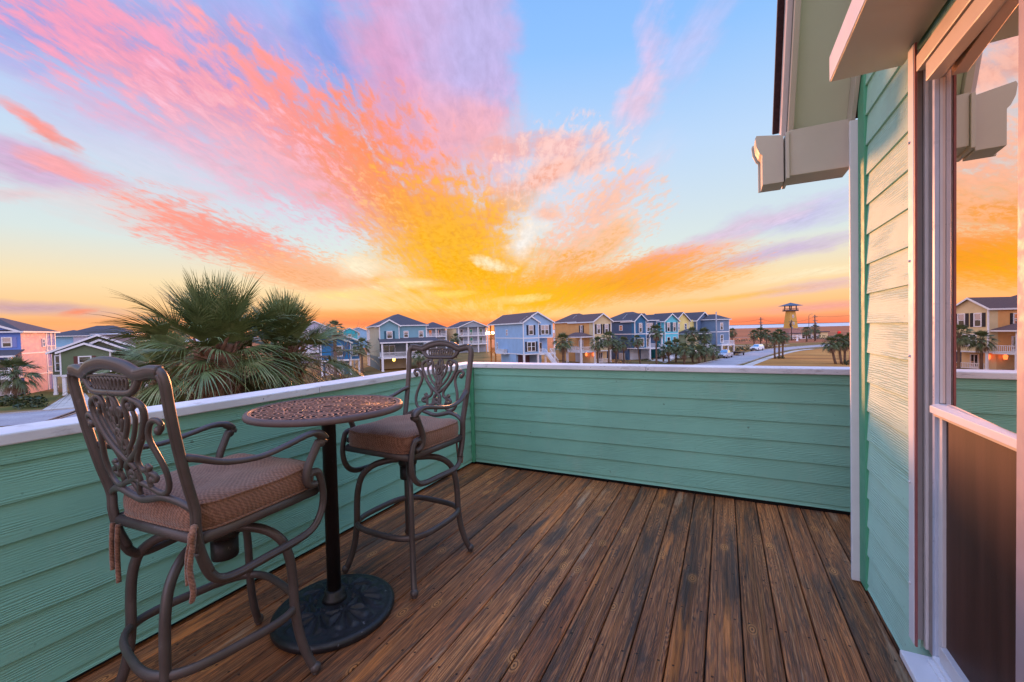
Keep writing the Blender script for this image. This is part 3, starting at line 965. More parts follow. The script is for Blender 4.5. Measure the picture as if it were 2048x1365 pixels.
    for sx in (-1, 1):
        mb = MB()
        if sx < 0:
            for k in (0, 1):
                c0 = Vector((-0.215 + 0.035 * k, -0.258, 0.735))
                mb.tube(catmull([c0, c0 + Vector((0.004, -0.006, -0.06)), c0 + Vector((-0.004, -0.004, -0.12 - 0.03 * k)), c0 + Vector((0.002, -0.006, -0.17 - 0.04 * k))], 5), 0.0085, 6, flat=0.6)
            mb.build('tie', M_fabric, cu)
            continue
        b0 = Vector((sx * 0.262, -0.262, 0.775))
        mb.tube(catmull([b0 + Vector((-0.02 * sx, 0.02, 0.0)), b0 + Vector((0, 0, 0.02)), b0 + Vector((0.012 * sx, -0.012, 0.0)), b0 + Vector((0, -0.01, -0.022)), b0 + Vector((-0.012 * sx, 0.0, 0.0))], 5), 0.010, 7)
        mb.tube(catmull([b0, b0 + Vector((0.006 * sx, -0.012, -0.05)), b0 + Vector((0.002 * sx, -0.018, -0.11)), b0 + Vector((0.012 * sx, -0.016, -0.175)), b0 + Vector((0.004 * sx, -0.018, -0.215))], 5), [0.0095] * 20 + [0.006], 6, flat=0.6)
        mb.tube(catmull([b0, b0 + Vector((-0.008 * sx, -0.014, -0.05)), b0 + Vector((-0.014 * sx, -0.016, -0.11)), b0 + Vector((-0.01 * sx, -0.018, -0.16))], 5), 0.008, 6, flat=0.6)
        mb.build('tie', M_fabric, cu)
    # back frame: posts, top rail and lower rail in one casting
    mb = MB()
    nrm = (0, 1, 0.25)
    for sx in (0, 1):
        sg = -1 if sx == 0 else 1
        post = [Vector((sg * 0.238, -0.205, 0.62)), Vector((sg * 0.240, -0.232, 0.70)), Vector((sg * 0.241, -0.243, 0.78))]
        post += [back_pt(sx, tt) for tt in (0.0, 0.2, 0.4, 0.6, 0.8, 0.92)]
        post += [back_pt(sx, 0.985) + Vector((-sg * 0.012, 0, 0)), back_pt(sx, 1.0) + Vector((-sg * 0.035, 0, 0.002))]
        mb.tube(catmull(post, 5), 0.0195, 10, up=nrm, flat=0.7)
        # bead on the outer face
        mb.tube([p + Vector((0, -0.010, -0.002)) for p in catmull(post[1:-1], 5)], 0.009, 6, up=nrm, flat=0.8)
    top = [(0.03, 0.995), (0.10, 1.0), (0.17, 0.985), (0.22, 0.985), (0.33, 1.035), (0.5, 1.062), (0.67, 1.035), (0.78, 0.985), (0.83, 0.985), (0.90, 1.0), (0.97, 0.995)]
    tp = catmull([back_pt(*p) for p in top], 5)
    mb.tube(tp, 0.023, 10, up=nrm, flat=0.6)
    mb.tube([p + Vector((0, 0, 0.012)) for p in tp], 0.010, 8, up=nrm, flat=1.5)
    mb.tube([p + Vector((0, 0, -0.012)) for p in tp], 0.008, 8, up=nrm, flat=1.2)
    low = [(0.0, -0.02), (0.12, 0.045), (0.25, 0.07), (0.36, 0.045), (0.5, 0.02), (0.64, 0.045), (0.75, 0.07), (0.88, 0.045), (1.0, -0.02)]
    mb.tube(catmull([back_pt(*p) for p in low], 5), 0.013, 8, up=nrm, flat=0.9)
    mb.build('back_frame', M_bronze, t)
    # scrollwork panel
    mb = MB()
    for mir in (False, True):
        for pts, w in SCROLLS:
            q_ = [back_pt(*p) for p in trace(pts, mir)]
            mb.tube(catmull(q_, 5), 0.0105 * w, 8, up=nrm, flat=0.8)
        for (x, y, r) in ((458, 582, 34), (588, 945, 30), (605, 850, 24), (690, 415, 24), (765, 908, 26), (615, 1000, 22)):
            (s_, tt), = trace([(x, y)], mir)
            mb.ball(back_pt(s_, tt), r * 0.00046, 10, 7, sc=(1, 0.7, 1))
        # frieze under the top rail
        fr = [(560, 190), (575, 240), (610, 300), (660, 330), (760, 335), (860, 335)]
        mb.tube(catmull([back_pt(*p) for p in trace(fr, mir)], 5), 0.012, 8, up=nrm, flat=0.8)
        fr = [(640, 300), (620, 260), (640, 225), (700, 222), (860, 212)]
        mb.tube(catmull([back_pt(*p) for p in trace(fr, mir)], 5), 0.006, 6, up=nrm, flat=0.8)
        for k in range(5):
            cx = 690 + k * 38
            lp = [(cx + 17 * math.cos(a), 272 + 42 * math.sin(a)) for a in [2 * PI * i / 12 for i in range(12)]]
            mb.tube([back_pt(*p) for p in trace(lp, mir)], 0.0055, 6, up=nrm, flat=0.8, close=True)
    for cy, ry in ((462, 105), (690, 100)):
        lp = [(868 - (0.03 * (cy - 500)) + 42 * math.cos(a), cy + ry * math.sin(a)) for a in [2 * PI * i / 20 for i in range(20)]]
        tr_ = trace(lp)
        mx = sum(p[0] for p in tr_) / len(tr_)
        mb.tube([back_pt(p[0] - mx + 0.5, p[1]) for p in tr_], 0.009, 8, up=nrm, flat=0.8, close=True)
        mb.tube([back_pt(0.5, (1140 - (cy - ry)) / 950.0), back_pt(0.5, (1140 - (cy + ry)) / 950.0)], 0.008, 8, up=nrm, flat=0.8)
    mb.build('back_scrollwork', M_bronze, t)
    # arms with their side loops
    for sg in (-1, 1):
        mb = MB()
        arm = [(0.245, -0.285, 1.025), (0.262, -0.245, 1.012), (0.282, -0.16, 0.978), (0.296, -0.05, 0.966), (0.300, 0.06, 0.980), (0.298, 0.15, 0.996), (0.294, 0.205, 0.992), (0.290, 0.240, 0.968), (0.288, 0.237, 0.948)]
        pa = catmull([(sg * x, y, z) for x, y, z in arm], 5)
        n = len(pa)
        rr = [0.020 - 0.006 * math.sin(PI * min(1, i / (n * 0.75))) + (0.004 if i > n * 0.75 else 0) for i in range(n)]
        mb.tube(pa, rr, 10, up=(0, 0, 1), flat=0.75)
        mb.ball((sg * 0.288, 0.227, 0.947), 0.020, 10, 8, sc=(1.1, 1, 1))
        a = mb.build('armrest', M_bronze, t)
        mb = MB()
        sup = [(0.286, 0.222, 0.955), (0.282, 0.200, 0.915), (0.277, 0.172, 0.860), (0.272, 0.165, 0.810), (0.268, 0.180, 0.780), (0.266, 0.215, 0.772)]
        mb.tube(catmull([(sg * x, y, z) for x, y, z in sup], 5), 0.0155, 10, up=(sg, 0, 0), flat=1.15)
        mb.build('arm_support', M_bronze, a)
        mb = MB()
        lp = [(0.268, 0.168, 0.805), (0.270, 0.190, 0.825), (0.270, 0.225, 0.818), (0.269, 0.242, 0.778), (0.268, 0.252, 0.715), (0.266, 0.242, 0.650), (0.264, 0.205, 0.597), (0.261, 0.14, 0.575), (0.256, 0.0, 0.570), (0.250, -0.12, 0.566), (0.245, -0.18, 0.580), (0.241, -0.212, 0.625), (0.240, -0.235, 0.70)]
        pp = catmull([(sg * x, y, z) for x, y, z in lp], 5)
        mb.tube(pp, 0.0165, 10, up=(sg, 0, 0), flat=0.8)
        mb.tube([p + Vector((sg * 0.010, 0, 0)) for p in pp], 0.007, 6, up=(sg, 0, 0), flat=0.8)
        mb.build('side_loop', M_bronze, a)
    return t

bar_chair((-1.808, 0.985, 0.0), R_(4.0), R_(-10.0), 'bronze scroll back bar chair seen from behind, a bow tied at its near cushion corner', 5, (-0.03, -0.03))
bar_chair((-1.735, 2.005, 0.0), PI + R_(-3.0), R_(-2.0), 'bronze scroll back bar chair facing the camera beyond the table, near the parapet corner', 9)

# ------------------------------------------------------------------ bistro table
def base_mat():
    m, N, b = new_mat('blue_black_cast_base')
    co = objco(N)
    n1 = N.noise(co, 9.0, 6.0, 0.7)
    base = N.ramp(n1, [(0.3, lin(22, 21, 23)), (0.7, lin(46, 44, 48))])
    sp = N.step(N.noise(co, 42.0, 4.0, 0.7), 0.66, 0.70)
    base = N.mix(N.math('MULTIPLY', sp, 0.7), base, lin(150, 152, 160))
    N.put(b.inputs['Base Color'], base)
    b.inputs['Roughness'].default_value = 0.4
    bump(N, b, N.noise(co, 30.0, 6.0, 0.7), 0.5, 0.006)
    return m
M_base = base_mat()
TX, TY = -1.775, 1.475
tb = thing('bar_table', (TX, TY, 0.0), R_(12), 'round bronze openwork bar table on a black pole between the two bar chairs', 'table')
ZT = 1.05
mb = MB()
mb.lathe([(0.338, ZT - 0.012), (0.340, ZT - 0.002), (0.346, ZT), (0.356, ZT - 0.003), (0.3625, ZT - 0.011), (0.364, ZT - 0.020), (0.360, ZT - 0.029), (0.350, ZT - 0.031), (0.340, ZT - 0.026), (0.338, ZT - 0.012)], 96, cap=False)
mb.build('table_rim', M_rim2, tb)
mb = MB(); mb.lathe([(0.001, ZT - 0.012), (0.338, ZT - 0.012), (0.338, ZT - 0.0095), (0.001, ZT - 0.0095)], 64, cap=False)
mb.build('gap_shade_disc', M_pole, tb)  # dark disc added so the gaps of the openwork read as shaded
mb = MB()
def ring2(r, w=0.0055, cx=0.0, cy=0.0, a0=0.0, a1=2 * PI, z=0.0, seg=64, lim=0.343):
    full = abs(a1 - a0 - 2 * PI) < 1e-6
    n = max(6, int(seg * (a1 - a0) / (2 * PI)))
    pts = []
    run = []
    for i in range(n + (0 if full else 1)):
        a = a0 + (a1 - a0) * i / n
        pts.append((cx + r * math.cos(a), cy + r * math.sin(a)))
    if full and all(math.hypot(*p) < lim for p in pts):
        mb.tube([(p[0], p[1], ZT - 0.005 + z) for p in pts], w * 0.78, 6, up=(0, 0, 1), flat=0.35, close=True)
        return
    if full:
        pts.append(pts[0])
    for p in pts:
        if math.hypot(*p) < lim:
            run.append((p[0], p[1], ZT - 0.005 + z))
        else:
            if len(run) > 2: mb.tube(run, w * 0.78, 6, up=(0, 0, 1), flat=0.35)
            run = []
    if len(run) > 2: mb.tube(run, w * 0.78, 6, up=(0, 0, 1), flat=0.35)
ring2(0.030, 0.007); ring2(0.046, 0.005)
for k in range(16):
    a = 2 * PI * k / 16
    c, s_ = math.cos(a), math.sin(a)
    ring2(0.012, 0.004, 0.066 * c, 0.066 * s_, seg=40)
ring2(0.086, 0.005); ring2(0.104, 0.004)
for k in range(10):
    a = 2 * PI * (k + 0.5) / 10
    c, s_ = math.cos(a), math.sin(a)
    for r in (0.014, 0.036):
        ring2(r, 0.0052, 0.150 * c, 0.150 * s_, seg=60)
    for da in (-0.314, ):
        mb.tube([(0.110 * math.cos(a + da), 0.110 * math.sin(a + da), ZT - 0.005), (0.150 * math.cos(a + da * 0.9), 0.150 * math.sin(a + da * 0.9), ZT - 0.005), (0.192 * math.cos(a + da), 0.192 * math.sin(a + da), ZT - 0.005)], 0.004, 6, up=(0, 0, 1), flat=0.35)
ring2(0.196, 0.0055)
for k in range(12):
    a = 2 * PI * k / 12
    c, s_ = math.cos(a), math.sin(a)
    for r in (0.012, 0.035, 0.058):
        ring2(r, 0.0056, 0.263 * c, 0.263 * s_, seg=70)
    for j in range(8):
        b_ = 2 * PI * j / 8 + a
        mb.tube([(0.263 * c + 0.037 * math.cos(b_), 0.263 * s_ + 0.037 * math.sin(b_), ZT - 0.005), (0.263 * c + 0.057 * math.cos(b_ + 0.2), 0.263 * s_ + 0.057 * math.sin(b_ + 0.2), ZT - 0.005)], 0.0034, 6, up=(0, 0, 1), flat=0.35)
    a = 2 * PI * (k + 0.5) / 12
    c, s_ = math.cos(a), math.sin(a)
    ring2(0.016, 0.0048, 0.310 * c, 0.310 * s_, seg=50)
    ring2(0.011, 0.0044, 0.217 * c, 0.217 * s_, seg=50)
ring2(0.334, 0.006)
for k in range(6):
    a = 2 * PI * k / 6
    mb.tube([(0.04 * math.cos(a), 0.04 * math.sin(a), ZT - 0.014), (0.34 * math.cos(a), 0.34 * math.sin(a), ZT - 0.018)], 0.006, 6)
mb.build('tabletop', M_bronze2, tb)
mb = MB()
mb.lathe([(0.05, ZT - 0.022), (0.05, ZT - 0.03), (0.033, ZT - 0.04), (0.033, 0.085)], 28)
mb.build('pole', M_pole, tb)
mb = MB()
mb.lathe([(0.036, 0.125), (0.045, 0.118), (0.046, 0.098), (0.055, 0.088), (0.06, 0.07)], 28)
mb.build('collar', M_base, tb)
nr, ns = 40, 180
vs = []; fs = []
for i in range(nr + 1):
    f = i / nr
    r = 0.288 * f
    for k in range(ns):
        a = 2 * PI * k / ns
        z = 0.040 + 0.038 * max(0, 1 - (r / 0.255) ** 1.3)
        # six fluted shells standing round the pole
        sec = ((a / (2 * PI) * 6) % 1.0) - 0.5
        lx = r * math.sin(sec * 2 * PI / 6); ly = r * math.cos(sec * 2 * PI / 6) - 0.115
        th = math.atan2(lx, ly); rho = math.hypot(lx, ly)
        inside = max(0.0, min(1.0, (0.118 - rho) / 0.012)) * (1.0 if ly > -0.03 else 0.0) * max(0.0, min(1.0, (rho - 0.006) / 0.02))
        z += inside * (0.009 * math.cos(th * 9.0) + 0.004)
        z += 0.006 * math.exp(-((abs(lx) - 0.088) / 0.012) ** 2) * (1 if 0.1 < r < 0.25 else 0)
        if f > 0.93:
            z -= 0.012 * ((f - 0.93) / 0.07) ** 2
        vs.append((r * math.cos(a), r * math.sin(a), z))
for i in range(nr):
    for k in range(ns):
        fs.append((i * ns + k, i * ns + (k + 1) % ns, (i + 1) * ns + (k + 1) % ns, (i + 1) * ns + k))
o = len(vs)
for (r, z) in ((0.290, 0.022), (0.288, 0.004), (0.282, 0.0)):
    for k in range(ns):
        a = 2 * PI * k / ns
        vs.append((r * math.cos(a), r * math.sin(a), z))
b0 = nr * ns
for j in range(3):
    c0 = b0 + j * ns
    for k in range(ns):
        fs.append((c0 + k, c0 + (k + 1) % ns, c0 + ns + (k + 1) % ns, c0 + ns + k))
mb = MB(); mb.add(vs, fs, 0, True)
mb.build('base', M_base, tb)

# ================================================================== land, roads, water
LAT = Vector((math.cos(_y), math.sin(_y), 0)); DEP = Vector((-math.sin(_y), math.cos(_y), 0))

def ground_mat(name, cols, scale=0.15, fine=6.0, stretch=(1, 1, 1), rough=0.95):
    m, N, b = new_mat(name)
    co = N.n('ShaderNodeNewGeometry').outputs['Position']
    p = N.mapping(co, rot=(0, 0, R_(-YAW)), scale=stretch)
    n1 = N.noise(p, scale, 7.0, 0.62, 0.3)
    n2 = N.noise(p, fine, 5.0, 0.7)
    base = N.ramp(n1, [(0.32, lin(*cols[0])), (0.5, lin(*cols[1])), (0.68, lin(*cols[2]))])
    k = N.step(n2, 0.3, 0.7, 0.75, 1.2, 'LINEAR')
    N.put(b.inputs['Base Color'], N.mix(1.0, base, N.comb(k, k, k), 'MULTIPLY'))
    b.inputs['Roughness'].default_value = rough
    b.inputs['Specular IOR Level'].default_value = 0.1
    return m

M_lawn = ground_mat('mixed_winter_lawn', [(92, 88, 52), (128, 104, 66), (150, 116, 70)], 0.12)
M_gold = ground_mat('dry_golden_grass', [(142, 100, 58), (178, 126, 70), (200, 148, 86)], 0.10, 3.0, (0.5, 2.2, 1))
M_marsh = ground_mat('red_brown_marsh', [(120, 86, 66), (156, 96, 70), (176, 110, 80)], 0.02, 0.4, (0.35, 1.6, 1))
M_green = ground_mat('green_lawn', [(74, 84, 44), (100, 98, 54), (132, 108, 62)], 0.3)
M_road = ground_mat('pale_concrete_road', [(150, 146, 156), (164, 160, 168), (176, 172, 178)], 0.3, 9.0, rough=0.7)
M_walk = ground_mat('concrete_walk', [(176, 168, 164), (192, 184, 178), (204, 196, 190)], 0.6, 9.0, rough=0.8)

def sheet(name, pts, z, mat, label, cat):
    me = bpy.data.meshes.new(name)
    me.from_pydata([(p[0], p[1], z) for p in pts], [], [tuple(range(len(pts)))])
    me.materials.append(mat)
    me.update()
    if me.polygons[0].normal.z < 0:
        me.flip_normals()
    o = bpy.data.objects.new(name, me)
    COL.objects.link(o)
    return tag(o, label, cat, kind='structure')

def strip(name, centre, width, z, mat, label, cat, h=0.0):
    pts = catmull([Vector((p[0], p[1], 0)) for p in centre], 8)
    mb = MB(); vs = []
    for i, p in enumerate(pts):
        t = (pts[min(i + 1, len(pts) - 1)] - pts[max(i - 1, 0)]).normalized()
        nrm = Vector((-t.y, t.x, 0))
        vs += [(p + nrm * width / 2) + Vector((0, 0, z)), (p - nrm * width / 2) + Vector((0, 0, z))]
    fs = [(2 * i, 2 * i + 1, 2 * i + 3, 2 * i + 2) for i in range(len(pts) - 1)]
    mb.add(vs, fs)
    o = mb.build(name, mat)
    return tag(o, label, cat, kind='structure')

def LD(lat, dep):
    p = LAT * lat + DEP * dep
    return (p.x, p.y)

sheet('ground', [LD(-14000, -14000), LD(14000, -14000), LD(14000, 14000), LD(-14000, 14000)], GROUND, M_lawn, 'brown and green winter lawns between the houses', 'lawn')
sheet('marsh', [LD(60, 165), LD(2600, 120), LD(4000, 1150), LD(-2600, 1150), LD(-400, 190)], GROUND + 0.01, M_marsh, 'flat red brown marsh beyond the houses', 'marsh')
sheet('golden_field', [on_ground(1478, 735)[:2], on_ground(1545, 714.5)[:2], on_ground(1592, 703.5)[:2], on_ground(1640, 698.5)[:2], on_ground(1712, 699)[:2], LD(140, 118), LD(150, 20), LD(20, 20)], GROUND + 0.02, M_gold, 'dry golden field in the bend of the road', 'field')
sheet('lawn', [on_ground(-200, 800)[:2], on_ground(40, 780)[:2], on_ground(135, 786)[:2], on_ground(85, 818)[:2], on_ground(-200, 832)[:2]], GROUND + 0.012, M_green, 'green lawn in front of the pink and blue house', 'lawn')

# water and the far shore
m, N, b = new_mat('pale_bay_water')
co = N.n('ShaderNodeNewGeometry').outputs['Position']
N.put(b.inputs['Base Color'], N.ramp(N.noise(N.mapping(co, scale=(0.002, 0.002, 1)), 1.0, 4.0), [(0.3, lin(170, 186, 206)), (0.7, lin(196, 208, 222))]))
b.inputs['Roughness'].default_value = 0.35
b.inputs['Specular IOR Level'].default_value = 0.3
M_sea = m
sheet('sea', [LD(-2600, 1000), LD(4000, 860), LD(14000, 3000), LD(14000, 13000), LD(-8000, 13000)], GROUND + 0.06, M_sea, 'pale bay water on the horizon', 'sea')
M_shore = plain('far_shore', (70, 62, 70), 0.9)
mb = MB()
rnd = random.Random(4)
pts = [(-6000 + 700 * i, 11500 + rnd.uniform(-200, 200)) for i in range(29)]
for i in range(28):
    a, c = pts[i], pts[i + 1]
    A0 = Vector(LD(*a) + (GROUND,)); C0 = Vector(LD(*c) + (GROUND,))
    ha, hc = 13 + 4 * math.sin(i * 1.7), 13 + 4 * math.sin((i + 1) * 1.7)
    off = DEP * 400
    mb.add([A0, C0, C0 + Vector((0, 0, hc)), A0 + Vector((0, 0, ha)), A0 + off, C0 + off, C0 + off + Vector((0, 0, hc)), A0 + off + Vector((0, 0, ha))],
           [(0, 1, 2, 3), (3, 2, 6, 7), (5, 4, 7, 6)])
tag(mb.build('far_shore', M_shore), 'thin dark shoreline beyond the bay', 'shore', kind='structure')

# roads
strip('road', [(-20, 15), (-12.5, 50), (-0.4, 92), (9.2, 131), (16.5, 150), (24, 162), (37, 180), (62, 205)], 6.4, GROUND + 0.03, M_road, 'pale concrete street curving away to the right past the parked pickup', 'road')
c1 = on_ground(0, 841); c2 = on_ground(183, 826)
dirn_ = (c2 - c1).normalized()
strip('road', [c1 - dirn_ * 60, c1, c2, c2 + dirn_ * 30, c2 + dirn_ * 45], 9.0, GROUND + 0.034, M_road, 'pale concrete street crossing on the left below the parapet', 'road')
strip('footpath', [on_ground(1490, 734), on_ground(1503, 729), on_ground(1545, 714), on_ground(1592, 702.5), on_ground(1625, 698.6)], 1.5, GROUND + 0.04, M_walk, 'narrow concrete footpath beside the golden field', 'path')
strip('footpath', [on_ground(1300, 722.5), on_ground(1340, 717.5), on_ground(1400, 712.6), on_ground(1436, 709.5)], 1.6, GROUND + 0.04, M_walk, 'concrete footpath in front of the teal and blue houses', 'path')
strip('footpath', [on_ground(1452, 691.8), on_ground(1500, 692.5), on_ground(1545, 692), on_ground(1575, 690)], 2.0, GROUND + 0.04, M_walk, 'concrete footpath across the street behind the parked vehicles', 'path')
strip('footpath', [on_ground(1440, 676.5), on_ground(1500, 675.6), on_ground(1560, 674.6)], 2.4, GROUND + 0.05, M_walk, 'straight pale path along the edge of the marsh', 'path')
sheet('driveway', [on_ground(141, 787)[:2], on_ground(170, 787)[:2], on_ground(196, 817)[:2], on_ground(83, 822)[:2]], GROUND + 0.045, M_walk, 'concrete driveway of the green house', 'driveway')
sheet('driveway', [on_ground(1305, 719)[:2], on_ground(1330, 714)[:2], on_ground(1352, 718)[:2], on_ground(1330, 727)[:2]], GROUND + 0.045, M_walk, 'concrete driveway below the dark blue house', 'driveway')

# kerbs: real steps along the streets
M_kerb = ground_mat('kerb_concrete', [(150, 144, 142), (166, 160, 156), (180, 174, 168)], 0.8, 9.0)
def kerb(centre, off, label):
    pts = catmull([Vector((p[0], p[1], 0)) for p in centre], 8)
    vs = []; n = len(pts)
    for i, p in enumerate(pts):
        t = (pts[min(i + 1, n - 1)] - pts[max(i - 1, 0)]).normalized()
        nr = Vector((-t.y, t.x, 0))
        for o, z in ((off - .09, GROUND), (off - .09, GROUND + .15), (off + .09, GROUND + .15), (off + .09, GROUND)):
            vs.append(p + nr * o + Vector((0, 0, z)))
    fs = []
    for i in range(n - 1):
        for k in range(3):
            fs.append((4 * i + k, 4 * i + k + 1, 4 * i + k + 5, 4 * i + k + 4))
    mb = MB(); mb.add(vs, fs)
    tag(mb.build('kerb', M_kerb), label, 'kerb', kind='structure')
_st = [(-20, 15), (-12.5, 50), (-0.4, 92), (9.2, 131), (16.5, 150), (24, 162), (37, 180), (62, 205)]
kerb(_st, 3.3, 'concrete kerb on the house side of the curving street')
kerb(_st, -3.3, 'concrete kerb beside the golden field')
_lf = [c1 - dirn_ * 60, c1, c2, c2 + dirn_ * 30, c2 + dirn_ * 45]
kerb(_lf, 4.6, 'concrete kerb of the left street below the green house')

# ================================================================== the neighbours' houses
HRZ = R_(52.6)                        # the whole street grid shares this direction
_pc = {}
def paint(name, c):
    if name not in _pc:
        _pc[name] = plain(name, c, 0.7, 0.07, 0.8)
    return _pc[name]
M_shing = plain('grey_shingle_roof', (74, 72, 82), 0.9, 0.25, 9.0)
M_shingb = plain('brown_shingle_roof', (92, 74, 76), 0.9, 0.25, 9.0)
M_trim = plain('white_house_trim', (226, 226, 232), 0.6, 0.04, 2.0)
M_conc = plain('pile_concrete', (190, 186, 184), 0.8, 0.1, 2.0)
M_glowwood = plain('glow_tinted_timber', (196, 128, 60), 0.8, 0.2, 3.0)  # porch timber coloured golden to stand for the glowing sky seen through
M_door = plain('pale_garage_door', (206, 208, 216), 0.6, 0.05, 1.5)
M_shade = plain('dark_opening', (52, 46, 46), 0.9)
M_pane = glass_mat('house_window_glass', (46, 44, 52))
M_navy = paint('navy_shutter', (38, 42, 60))
def lamp_mat(name, c, s):
    m = bpy.data.materials.new(name); m.use_nodes = True; m.node_tree.nodes.clear()
    N = NT(m.node_tree)
    e = N.n('ShaderNodeEmission', ins={'Color': lin(*c), 'Strength': s})
    N.n('ShaderNodeOutputMaterial', ins={'Surface': e.outputs[0]})
    return m
M_lampr = lamp_mat('lit_red_porch_lamp', (255, 110, 60), 1.6)
M_lampw = lamp_mat('lit_warm_porch_lamp', (255, 190, 90), 3.0)

class House:
    """local frame: x along the street front, y back from it, z up from the ground"""
    def __init__(h, px, dep, label, name='beach_house', corner=0.0, off=0.0):
        p = foot(px, dep)
        ex = Vector((math.cos(HRZ), math.sin(HRZ), 0))
        p = p - ex * corner
        h.root = thing(name, p, HRZ, label, 'house', 'stilted beach houses round the streets')
        h.walls = {}
        h.trim = MB(); h.roofs = MB(); h.eave = MB()
    def block(h, x0, x1, y0, y1, z0, z1, mat):
        mb = h.walls.setdefault(mat.name, (MB(), mat))[0]
        mb.box(x0, x1, y0, y1, z0, z1)
        return h
    def belt(h, x0, x1, y0, y1, z, t=0.12, o=0.035):
        h.trim.box(x0 - o, x1 + o, y0 - o, y1 + o, z, z + t * 1.6)
        return h
    def corners(h, x0, x1, y0, y1, z0, z1, w=0.14):
        for x in (x0, x1):
            for y in (y0, y1):
                h.trim.box(x - w / 2 - 0.01, x + w / 2 + 0.01, y - w / 2 - 0.012, y + w / 2 + 0.012, z0, z1)
        return h
    def post(h, x, y, z0, z1, w=0.3, mat=None, name='post'):
        mb = MB(); mb.box(x - w / 2, x + w / 2, y - w / 2, y + w / 2, z0, z1)
        mb.box(x - w / 2 - 0.04, x + w / 2 + 0.04, y - w / 2 - 0.04, y + w / 2 + 0.04, z0, z0 + 0.25)
        mb.build(name, mat or M_trim, h.root)
        return h
    def gable(h, x0, x1, y0, y1, z, rise, axis, wall, ov=0.4, roof=None, back=True):
        th = 0.12
        roof = roof or M_shing
        if axis == 'y':
            m = (x0 + x1) / 2; half = (x1 - x0) / 2
            sl = rise / half
            e0 = (x0 - ov, z - ov * sl); e1 = (x1 + ov, z - ov * sl); pk = (m, z + rise)
            mbw = h.walls.setdefault(wall.name, (MB(), wall))[0]
            mbw.prism([(x0, z), (x1, z), (m, z + rise - 0.02)], y0, y1, 1)
            h.roofs.prism([e0, pk, (m, pk[1] + th), (e0[0], e0[1] + th)], y0 - ov, y1 + ov, 1)
            h.roofs.prism([pk, e1, (e1[0], e1[1] + th), (m, pk[1] + th)], y0 - ov, y1 + ov, 1)
            for yy in (y0 - ov - 0.05, y1 + ov + 0.01):
                h.eave.prism([(e0[0], e0[1] - 0.14), (m, pk[1] - 0.14), (m, pk[1] + th + 0.02), (e0[0], e0[1] + th + 0.02)], yy, yy + 0.045, 1)
                h.eave.prism([(m, pk[1] - 0.14), (e1[0], e1[1] - 0.14), (e1[0], e1[1] + th + 0.02), (m, pk[1] + th + 0.02)], yy, yy + 0.045, 1)
            for xx in (e0[0] - 0.05, e1[0] + 0.005):
                h.eave.box(xx, xx + 0.045, y0 - ov, y1 + ov, z - ov * sl - 0.12, z - ov * sl + th)
        else:
            m = (y0 + y1) / 2; half = (y1 - y0) / 2
            sl = rise / half
            e0 = (y0 - ov, z - ov * sl); e1 = (y1 + ov, z - ov * sl); pk = (m, z + rise)
            mbw = h.walls.setdefault(wall.name, (MB(), wall))[0]
            mbw.prism([(y0, z), (y1, z), (m, z + rise - 0.02)], x0, x1, 0)
            h.roofs.prism([e0, pk, (m, pk[1] + th), (e0[0], e0[1] + th)], x0 - ov, x1 + ov, 0)
            h.roofs.prism([pk, e1, (e1[0], e1[1] + th), (m, pk[1] + th)], x0 - ov, x1 + ov, 0)
            for xx in (x0 - ov - 0.05, x1 + ov + 0.01):
                h.eave.prism([(e0[0], e0[1] - 0.14), (m, pk[1] - 0.14), (m, pk[1] + th + 0.02), (e0[0], e0[1] + th + 0.02)], xx, xx + 0.045, 0)
                h.eave.prism([(m, pk[1] - 0.14), (e1[0], e1[1] - 0.14), (e1[0], e1[1] + th + 0.02), (m, pk[1] + th + 0.02)], xx, xx + 0.045, 0)
            for yy in (e0[0] - 0.05, e1[0] + 0.005):
                h.eave.box(x0 - ov, x1 + ov, yy, yy + 0.045, z - ov * sl - 0.12, z - ov * sl + th)
        return h
    def hip(h, x0, x1, y0, y1, z, rise, ov=0.45, ridge='y'):
        a0, a1, b0, b1 = x0 - ov, x1 + ov, y0 - ov, y1 + ov
        w = a1 - a0; d = b1 - b0
        r = min(w, d) / 2 * 0.98
        zz = z + 0.02
        if d > w:
            p = [((a0 + a1) / 2, b0 + r, zz + rise), ((a0 + a1) / 2, b1 - r, zz + rise)]
            fs = [(0, 1, 4), (1, 2, 5, 4), (2, 3, 5), (3, 0, 4, 5)]
        else:
            p = [(a0 + r, (b0 + b1) / 2, zz + rise), (a1 - r, (b0 + b1) / 2, zz + rise)]
            fs = [(0, 1, 5, 4), (1, 2, 5), (2, 3, 4, 5), (3, 0, 4)]
        h.roofs.add([(a0, b0, zz), (a1, b0, zz), (a1, b1, zz), (a0, b1, zz)] + p, fs + [(3, 2, 1, 0)])
        h.eave.box(a0, a1, b0 - 0.03, b0 + 0.02, z - 0.17, z + 0.015)
        h.eave.box(a0, a1, b1 - 0.02, b1 + 0.03, z - 0.17, z + 0.015)
        h.eave.box(a0 - 0.03, a0 + 0.02, b0 + 0.021, b1 - 0.021, z - 0.17, z + 0.013)
        h.eave.box(a1 - 0.02, a1 + 0.03, b0 + 0.021, b1 - 0.021, z - 0.17, z + 0.013)
        h.eave.box(a0 + 0.02, a1 - 0.02, b0 + 0.02, b1 - 0.02, z - 0.06, z - 0.02)
        return h
